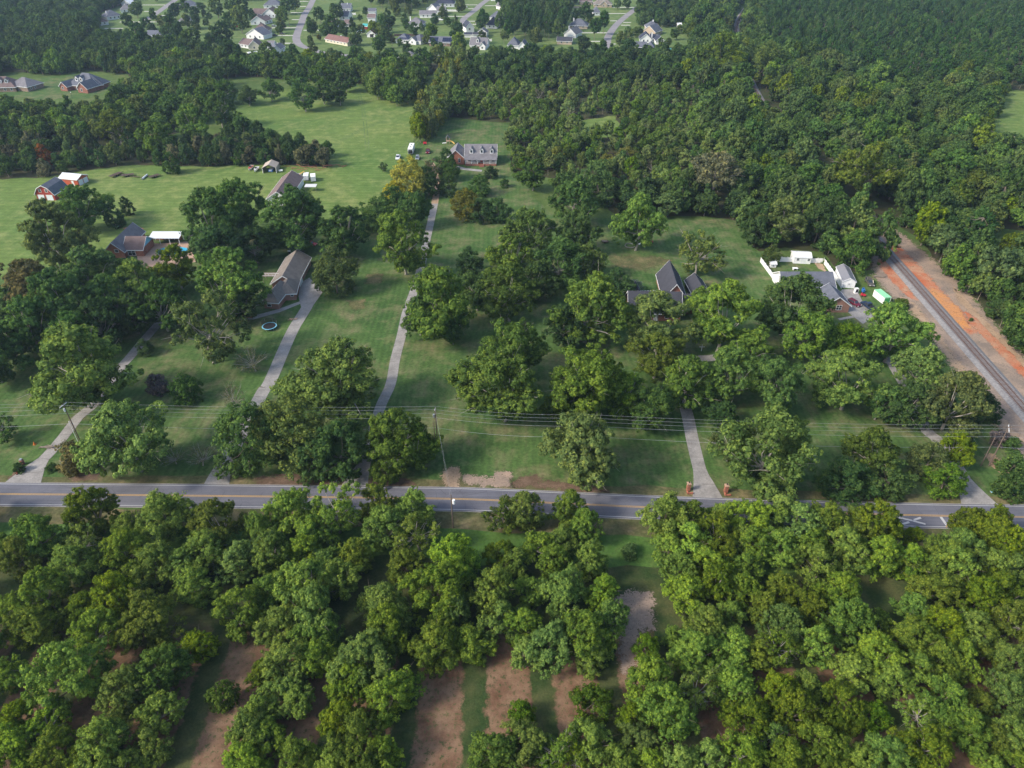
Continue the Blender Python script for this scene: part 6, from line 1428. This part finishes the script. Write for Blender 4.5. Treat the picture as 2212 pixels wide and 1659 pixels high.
pile('brush_pile', 'fallen branches above the grey brown estate car', (1900,598), 12, 3.2, 'wood', 10, 1.2)
pile('brush_pile', 'scattered bark and chips beside the trampoline driveway', (632,691), 8, 1.2, 'patio', 12, .7)
c, rz = head((307,389), (319,379))
boxthing('culvert_pipe', 'white metal pipe lying on the left field', 'pipe', c, rz, [('pipe','metalwhite',[([(-2.9,0,.45),(2.9,0,.45)],.42,14)]),('collar','steel',[([(1.2,0,.45),(1.35,0,.45)],.46,14)]),('pipe_opening','dark',[([(-2.92,0,.45),(-2.9,0,.45)],.36,14)])])
# trampoline
t = thing('trampoline', 'round trampoline with pale blue edge pad and dark net', 'trampoline', G(583,709)); R_ = 2.3
b = MB(); n = 28; ring = lambda r_, z: [Vector((r_*math.cos(k*2*math.pi/n), r_*math.sin(k*2*math.pi/n), z)) for k in range(n)]
b.add(ring(R_-.35,.86), [tuple(range(n))]); b.build('mat', M['dark'], t)
b = MB(); b.add(ring(R_-.33,.88)+ring(R_,.88)+ring(R_,.80), [(i, (i+1) % n, n+(i+1) % n, n+i) for i in range(n)]+[(n+i, n+(i+1) % n, 2*n+(i+1) % n, 2*n+i) for i in range(n)]); b.build('edge_pad', M['cyan'], t)
b = MB()
for k in range(9, 22):      # the half of the net that still stands
    a0, a1 = (k-7)*2*math.pi/n, (k-6)*2*math.pi/n
    for z in [.95+.12*q for q in range(13)]: b.tube([(R_*math.cos(a0)*.97, R_*math.sin(a0)*.97, z), (R_*math.cos(a1)*.97, R_*math.sin(a1)*.97, z)], .014, 3, cap=False)
    for q in range(3): aa = a0+(a1-a0)*q/3; b.tube([(R_*math.cos(aa)*.97, R_*math.sin(aa)*.97, .9), (R_*math.cos(aa)*.97, R_*math.sin(aa)*.97, 2.45)], .014, 3, cap=False)
b.build('net', M['dark'], t)
for k in range(6):
    a = k*math.pi/3+.3; b = MB(); b.tube([(R_*math.cos(a), R_*math.sin(a), 0), (R_*math.cos(a), R_*math.sin(a), .82 if math.sin(a) < 0 else 2.5)], .04, 6); b.build('leg', M['steel'], t)
# brick gate pillars, mailbox pillar
def pillar(label, p):
    t = thing('gate_pillar', label, 'pillar', G(*p)); s = .78
    b = MB(); b.box((0,0,1.05),(s,s,2.1)); b.build('shaft', M['orangebrick'], t)
    b = MB(); b.box((0,0,2.16),(s+.25,s+.25,.12)); b.box((0,0,2.27),(s,s,.1)); b.build('cap', M['patio'], t)
    b = MB(); b.tube([(0,0,2.3),(0,0,2.55)],.05,6); b.box((0,0,2.62),(.24,.24,.3),tz=.6); b.build('lamp', M['dark'], t)
    b = MB(); b.box((-.3,-.85,.2),(.3,1.0,.4)); b.box((.35,-1.2,.2),(1.2,.3,.4)); b.build('planter_edge', M['orangebrick'], t)
pillar('brick gate pillar left of the curved driveway mouth', (1486,1059)); pillar('brick gate pillar right of the curved driveway mouth', (1567,1063))
t = thing('mailbox_pillar', 'brick mailbox pillar beside the clipped bush at the left driveway', 'mailbox', G(50,1003)); b = MB(); b.box((0,0,.75),(.7,.7,1.5)); b.build('shaft', M['brick'], t); b = MB(); b.box((0,0,1.6),(.5,.6,.25)); b.build('mailbox', M['steel'], t); b = MB(); b.box((-.2,-2.2,.18),(.3,3.6,.36),.5); b.build('brick_edging', M['brick'], t)
boxthing('orange_marker', 'small orange marker on the lawn left of the left driveway', 'marker', G(75,960), 0, [('cone','orangep',[([(0,0,.02),(0,0,.8)],[.35,.06],10)]),('base','orangep',[((0,0,.03),(.7,.7,.05))])])
boxthing('white_cross', 'white wooden cross on the lawn above the gravel bend', 'cross', G(1515,758), 0, [('upright','white',[((0,0,1.1),(.16,.16,2.2))]),('crossbar','white',[((0,-.1,1.5),(1.6,.14,.16))])])
# things on the tarp lawn
boxthing('white_tarp', 'white tarp spread on the lawn under the tree in a stone ring', 'tarp', G(1383,524), 0, [('sheet','tarp',[((0,0,.05),(3.6,3.6,.05)),((.9,3.2,.06),(3.2,2.0,.05))])])
t = thing('stone_ring', 'ring of stones around the tree beside the tarp', 'edging', G(1361,531))
sm = MB(); sm.box((0,0,.12),(.42,.26,.24)); sme = mesh('stone', sm.v, sm.f, M['concrete'])
for k in range(24): a = k*math.pi/12; link('stone', sme, t, (1.9*math.cos(a), 1.9*math.sin(a), rnd.uniform(-.04,.03)), a+math.pi/2+rnd.gauss(0,.1))
boxthing('utility_trailer', 'small flat trailer loaded with boards on the tarp lawn', 'trailer', G(1307,524), 0, [('bed','darkwood',[((0,0,.55),(2.6,1.5,.12))]),('board','wood',[((-.9,0,.66),(.35,1.35,.1))]),('board','wood',[((-.4,0,.66),(.35,1.35,.1))]),('board','wood',[((.1,0,.66),(.35,1.35,.1))]),('board','wood',[((.6,0,.66),(.35,1.35,.1))]),('wheel','rubber',[wheel_t(-.2,-.85,.28)]),('wheel','rubber',[wheel_t(-.2,.85,.28)]),('drawbar','dark',[((-0.1,-1.3,.4),(.1,1.1,.1))])])
boxthing('lawn_mower', 'dark ride-on mower right of the white tarp', 'mower', G(1405,526), .4, [('deck','dark',[((0,0,.35),(1.5,1.1,.25))]),('hood','redp',[((.6,0,.7),(.8,.6,.5))]),('seat','dark',[((-.3,0,.85),(.45,.5,.12)),((-.5,0,1.1),(.1,.5,.45))]),('wheel','rubber',[wheel_t(-.5,-.5,.3)]),('wheel','rubber',[wheel_t(-.5,.5,.3)]),('wheel','rubber',[wheel_t(.7,-.45,.22)]),('wheel','rubber',[wheel_t(.7,.45,.22)])])
boxthing('fire_pit', 'orange fire bowl left of the tree in a stone ring', 'fire pit', G(1347,507), 0, [('bowl','orangep',[([(0,0,.3),(0,0,.6)],[.5,.8],12)]),('stand','dark',[((0,0,.15),(.7,.7,.3))])])
boxthing('swing_set', 'blue and white swing set behind the tree in a stone ring', 'swing set', G(1372,505), 0, [('top_bar','teal',[([(-2.5,0,2.3),(2.5,0,2.3)],.06,6)]),('leg','teal',[([(-2.5,-.8,0),(-2.5,0,2.3)],.05,6)]),('leg','teal',[([(-2.5,.8,0),(-2.5,0,2.3)],.05,6)]),('leg','teal',[([(2.5,-.8,0),(2.5,0,2.3)],.05,6)]),('leg','teal',[([(2.5,.8,0),(2.5,0,2.3)],.05,6)]),('swing','white',[((-1,0,.6),(.5,.2,.05)),((-1.2,0,1.45),(.02,.02,1.7)),((-.8,0,1.45),(.02,.02,1.7))]),('swing','white',[((1,0,.6),(.5,.2,.05)),((1.2,0,1.45),(.02,.02,1.7)),((.8,0,1.45),(.02,.02,1.7))])])
boxthing('barrel', 'black barrel lying on the lawn right of the leaning tree', 'barrel', G(1544,566), 0, [('drum','dark',[([(-.5,0,.45),(.5,0,.45)],.45,12)]),('rim','rubber',[([(-.03,0,.45),(.03,0,.45)],.48,12)])])
# parking pad of the fenced brick house
boxthing('white_freezer', 'white freezer standing on the pad below the long shed', 'freezer', G(1848,633), .1, [('cabinet','vinyl',[((0,0,.95),(1.1,1.0,1.8))]),('door_glass','glass',[((.0,-.51,1.1),(.8,.03,1.2))]),('base','dark',[((0,0,.04),(1.0,.9,.08))])])
boxthing('blue_cart', 'blue plastic cart behind the red machine on the pad edge', 'cart', G(1864,632), .2, [('tub','blue',[((0,0,.75),(.9,.8,.9))]),('back','blue',[((0,.4,1.4),(.9,.1,.6))]),('wheel','rubber',[wheel_t(-.2,-.4,.18)]),('wheel','rubber',[wheel_t(-.2,.4,.18)])])
boxthing('red_mower', 'red machine beside the blue cart on the pad edge', 'mower', G(1864,640), -.2, [('body','redp',[((0,0,.55),(1.5,.9,.5))]),('seat','redp',[((-.4,0,.95),(.5,.5,.2)),((-.6,0,1.2),(.1,.5,.4))]),('handlebar','dark',[((.5,0,1.0),(.08,.6,.08)),((.5,0,.85),(.08,.08,.3))]),('wheel','rubber',[wheel_t(-.5,-.45,.28)]),('wheel','rubber',[wheel_t(-.5,.45,.28)]),('wheel','rubber',[wheel_t(.55,-.4,.25)]),('wheel','rubber',[wheel_t(.55,.4,.25)])])
boxthing('patio_heater', 'white garden table set inside the white fence', 'table', G(1706,583), 0, [('top','vinyl',[((0,0,.75),(1.6,1.0,.06))]),('leg','vinyl',[((-.6,0,.37),(.08,.6,.72))]),('leg','vinyl',[((.6,0,.37),(.08,.6,.72))])]) if False else None
boxthing('garden_table', 'white garden table inside the white fence', 'table', G(1717,583), 0, [('top','vinyl',[((0,0,.75),(1.9,1.2,.06))]),('leg','vinyl',[((-.7,0,.37),(.08,.8,.72))]),('leg','vinyl',[((.7,0,.37),(.08,.8,.72))])])
boxthing('garden_machine', 'grey garden machine beside the right white fence', 'mower', G(1800-15,592), .3, [('body','carnavy',[((0,0,.6),(1.6,1.0,.6))]),('handle','dark',[((-.9,0,.9),(.1,.8,.1))])])  # garden machine, a plain body with a handle
# dormer house yard
t = thing('play_tower', 'wooden play tower with yellow slide behind the dormer house', 'playset', G(968,310)); 
for x, y in ((-.8,-.8),(.8,-.8),(.8,.8),(-.8,.8)): b = MB(); b.box((x,y,1.6),(.14,.14,3.2)); b.build('post', M['patio'], t)
b = MB(); b.box((0,0,1.4),(1.8,1.8,.12)); b.build('platform', M['patio'], t)
b = MB(); [b.slab([Vector((q[0]-.9, q[1]-.9, q[2])) for q in pl], .05) for pl in roof_planes(1.8, 1.8, 3.2, 1.2, 'f', .2)]; b.build('roof', M['rgrey'], t)
b = MB(); b.tube([(1.0,0,1.5),(2.2,-.3,1.1),(3.2,-.9,.45),(3.6,-1.5,.25)], .32, 8); b.build('slide', M['yellow'], t)
b = MB(); b.tube([(-.9,-.6,.6),(-3.0,-.9,.4)], .2, 6); b.build('side_bench', M['vinyl'], t)
boxthing('red_cart', 'small red cart below the hedge end on the back field', 'cart', G(918,312), 0, [('tub','redp',[((0,0,.8),(1.7,1.3,.8))]),('handle','dark',[((-1.1,0,1.1),(.6,.1,.1))]),('wheel','rubber',[wheel_t(0,-.7,.35)]),('wheel','rubber',[wheel_t(0,.7,.35)])])
boxthing('above_ground_pool', 'round above ground pool behind the ranch house', 'pool', G(*n3(670,600)), 0, [('wall','vinyl',[([(0,0,0),(0,0,1.3)],[3.6,3.6],28)]),('water','water',[([(0,0,1.3),(0,0,1.34)],[3.3,3.3],28)])])
boxthing('playset', 'blue playset in the trees right of the ranch house', 'playset', G(*n3(620,765)), 0, [('frame','blue',[((0,0,2.0),(4.5,.2,.2)),((-2.2,0,1),(.2,1.4,2)),((2.2,0,1),(.2,1.4,2))]),('slide','blue',[([(2.4,0,1.6),(4.2,-.4,.3)],.3,6)]),('tower_roof','teal',[((-2.2,0,2.6),(1.6,1.6,.6))])])
H('red playhouse with teal roof behind the ranch house', B(n3(715,535), n3(800,540), 4, 2.6, 1.6, 'g', 'red', 'teal', op=[]), name='playhouse', cat='playhouse')
H('red shed with blue roof in the left garden trees', B(n2(508,440), n2(605,440), 4, 2.4, 1.4, 'g', 'orangered', 'cyan', op=[]), name='garden_shed', cat='shed')
boxthing('garden_trampoline', 'teal trampoline on the lawn near the right woods', 'trampoline', G(*n5(1590,648)), 0, [('mat','teal',[([(0,0,.8),(0,0,.85)],[2.3,2.3],20)]),('leg','steel',[((-1.5,0,.4),(.08,1.6,.8))]),('leg','steel',[((1.5,0,.4),(.08,1.6,.8))])])
boxthing('camper_trailer', 'small white camper in the trees below the far houses', 'camper', G(*n4(1977,915)), 1.5, [('body','carwhite',[((0,0,1.7),(5.5,2.3,2.3))]),('front_window','glass',[((-2.77,0,2.1),(.06,1.6,.6))]),('wheel','rubber',[wheel_t(0,-1.1)]),('wheel','rubber',[wheel_t(0,1.1)]),('hitch','dark',[((-3.3,0,.5),(1.2,.2,.12))])])
boxthing('marker_post', 'orange post marker on the road edge among orchard leaves', 'marker', G(2044,1139), 0, [('post','yellow',[((0,0,.6),(.12,.12,1.2))]),('plate','orangep',[((0,-.07,1.0),(.4,.03,.4))])])  # marker post with an orange plate
boxthing('manhole_cover', 'blue plastic cover on the lawn right of the right driveway', 'cover', G(2144,1063), 0, [('lid','cyan',[((0,0,.06),(.8,.5,.1))]),('rim','concrete',[((0,0,.03),(1.0,.7,.05))])])
# ------------------------------------------------------------------ utility poles and wires
def pole_top(p, ytop):
    g = G(*p); v = (ytop-CY)/FPX; t_ = g.y/(ct-v*st); return g, CAM_H-t_*(st+v*ct)
def pole(label, p, ytop, cross=None, lamp=False, arm=0, lean=0.0, r=.14):
    g, hh = pole_top(p, ytop); t = thing('utility_pole', label, 'utility pole', g)
    b = MB(); b.tube([(0,0,-.05),(lean*.5,0,hh*.5),(lean,0,hh)], [r*1.15, r, r*.75], 10); b.build('shaft', M['polewood'], t)
    if cross:
        b = MB(); b.box((lean,-.16,hh-.35),(cross,.12,.16),arm); b.build('crossarm', M['vinyl'], t)
        for s in (-1,-.33,.33,1):
            b = MB(); x = lean+s*cross*.46*math.cos(arm); y = -.16+s*cross*.46*math.sin(arm); b.tube([(x,y,hh-.27),(x,y,hh-.02)], [.07,.05], 8); b.build('insulator', M['steel'], t)
    if lamp:
        b = MB(); b.tube([(lean,0,hh-1.9),(lean+.55,-.1,hh-1.6)], .05, 6); b.build('lamp_arm', M['steel'], t)
        b = MB(); b.tube([(lean+.5,-.1,hh-2.6),(lean+.5,-.1,hh-1.5)], .3, 12); b.build('transformer', M['vinyl'], t)
    return t, g+Vector((lean,0,hh)), hh
pl, P0, H0 = pole('leaning utility pole beside the left driveway', (173,953), 872, cross=2.2, arm=1.3, lean=0)
b = MB(); b.tube([(-.5,-.1,0),(-.5,-.1,H0*.55)], .07, 6); b.build('riser_pipe', M['vinyl'], pl); b = MB(); b.tube([(-.1,-.3,H0-2.2),(-.1,-.3,H0-1.3)], .22, 10); b.build('cutout', M['vinyl'], pl)
pm_, P1, H1 = pole('utility pole right of the bright green pecan on the middle lawn', (946,963), 881, cross=.9, arm=1.3)
b = MB(); b.tube([(-.42,0,H1-2.9),(-.42,0,H1-2.0)], .26, 10); b.build('transformer', M['steel'], pm_); 
ps, _, _ = pole('short service pole beside the middle utility pole', (940,955), 912, r=.1)
pc, P2, H2 = pole('utility pole standing inside the round roadside pecan', (1264,982), 899, cross=.9, arm=1.3)
pr, P3, H3 = pole('tall utility pole with white crossarm beside the railway', (2136,1006), 922, cross=3.0, arm=1.1)
px_, _, _ = pole('short dark pole left of the crossarm pole', (2118,1007), 944, r=.11)
pk, P4, H4 = pole('utility pole with white transformer on the orchard side of the road', (979,1140), 1068, lamp=True)
def wire(label, pts, sag=.9, r=.016, n=14):
    t = thing('overhead_wire', label, 'power line', pts[0]); 
    for a, c in zip(pts, pts[1:]):
        b = MB(); q = [a.lerp(c, i/n)-Vector((0,0,4*sag*(i/n)*(1-i/n)))-pts[0] for i in range(n+1)]; b.tube(q, r, 4, cap=False); b.build('span', M['wire'], t)
far_l = Vector((P0.x-75, P0.y-1.5, P0.z)); far_r = Vector((P3.x+80, P3.y-3, P3.z))
LN = [far_l, P0, P1, P2, P3, far_r]
def off(dz, dy=0): return [p+Vector((0, dy, dz)) for p in LN]
wire('top rear power line wire along the road', off(-.05, .7)); wire('top front power line wire along the road', off(-.05, -.6))
wire('second power line wire below the top pair', off(-1.6)); wire('third thin wire of the power line', off(-3.0), r=.02); wire('lowest telephone wire of the power line', off(-6.2), 1.2, r=.025)
wire('left service wire crossing the road to the orchard pole', [P1+Vector((0,0,-.1)), P4+Vector((-.2,0,-.1))], .6, r=.009); wire('right service wire crossing the road to the orchard pole', [P1+Vector((.1,0,-1.7)), P4+Vector((.2,0,-.9))], .6, r=.009)
for i, (p, y) in enumerate([(n2(1255,600), n2(0,520)[1]), (n2(1380,440), n2(0,250)[1]), (n2(1470,190), n2(0,70)[1]), (n3(1270,935), n3(0,800)[1]), (n3(1790,905), n3(0,790)[1]), (n2(1775,740), n2(0,640)[1])]):
    pole('thin grey pole %s of the far neighbourhood' % ['on the lower lawns', 'on the middle lawns', 'on the upper lawns', 'left of the solar roof house', 'right of the solar roof house', 'at the curved street end'][i], p, y, r=.13)
# ------------------------------------------------------------------ more garden trees between the far houses
gr = random.Random(77); got = []; poly = [tuple(G(*q))[:2] for q in [(250,5),(330,95),(480,118),(640,118),(700,125),(980,128),(1180,120),(1470,112),(1480,20),(1400,-20),(200,-20)]]
tries = 0
while len(got) < 95 and tries < 8000:
    tries += 1; p = G(gr.uniform(230, 1480), gr.uniform(-18, 122))
    if not inside((p.x, p.y), poly) or any((p-c).length < r_+3.5 for c, r_ in HB) or any((p-c).length < 7 for c in SC) or any((p.x-a)**2+(p.y-b)**2 < 60 for a, b, _ in ALLT) or any((p-q).length < 9 for q in got): continue
    if any(0 < c.y-p.y < r_+14 and abs(c.x-p.x) < r_+2 and gr.random() < .8 for c, r_ in HB): continue
    got.append(p); kd = gr.choice(['wood','wood','pine','slim']); cl = gr.choice(['far','green','dark','olive']); q = px_of(p)
    row = 'rear' if q[1] < 35 else 'middle' if q[1] < 80 else 'front'; side = ['far left','left','centre left','centre','centre right','right','far right'][min(6, max(0, int((q[0]-230)/178)))]
    place_tree(p.x, p.y, gr.uniform(6, 11), kd, gr.uniform(1.0, 1.5), cl, '%s garden %s between far houses, %s %s' % (CN[cl], {'wood': 'round tree', 'pine': 'pine', 'slim': 'narrow tree'}[kd], row, side), 'garden trees of the far neighbourhood', name='garden_tree')
order_labels()
# ------------------------------------------------------------------ haze
hz = MB(); hz.box((0, 700, 60), (3400, 2600, 124)); 
hm, n, l = newmat('haze_air'); v = N(n, 'ShaderNodeVolumePrincipled'); v.inputs['Density'].default_value = HAZE; v.inputs['Color'].default_value = (.55,.74,1,1); v.inputs['Anisotropy'].default_value = .3
o = N(n, 'ShaderNodeOutputMaterial'); l.new(v.outputs[0], o.inputs['Volume'])
if HAZE: hz.build('haze', hm, kind='stuff')
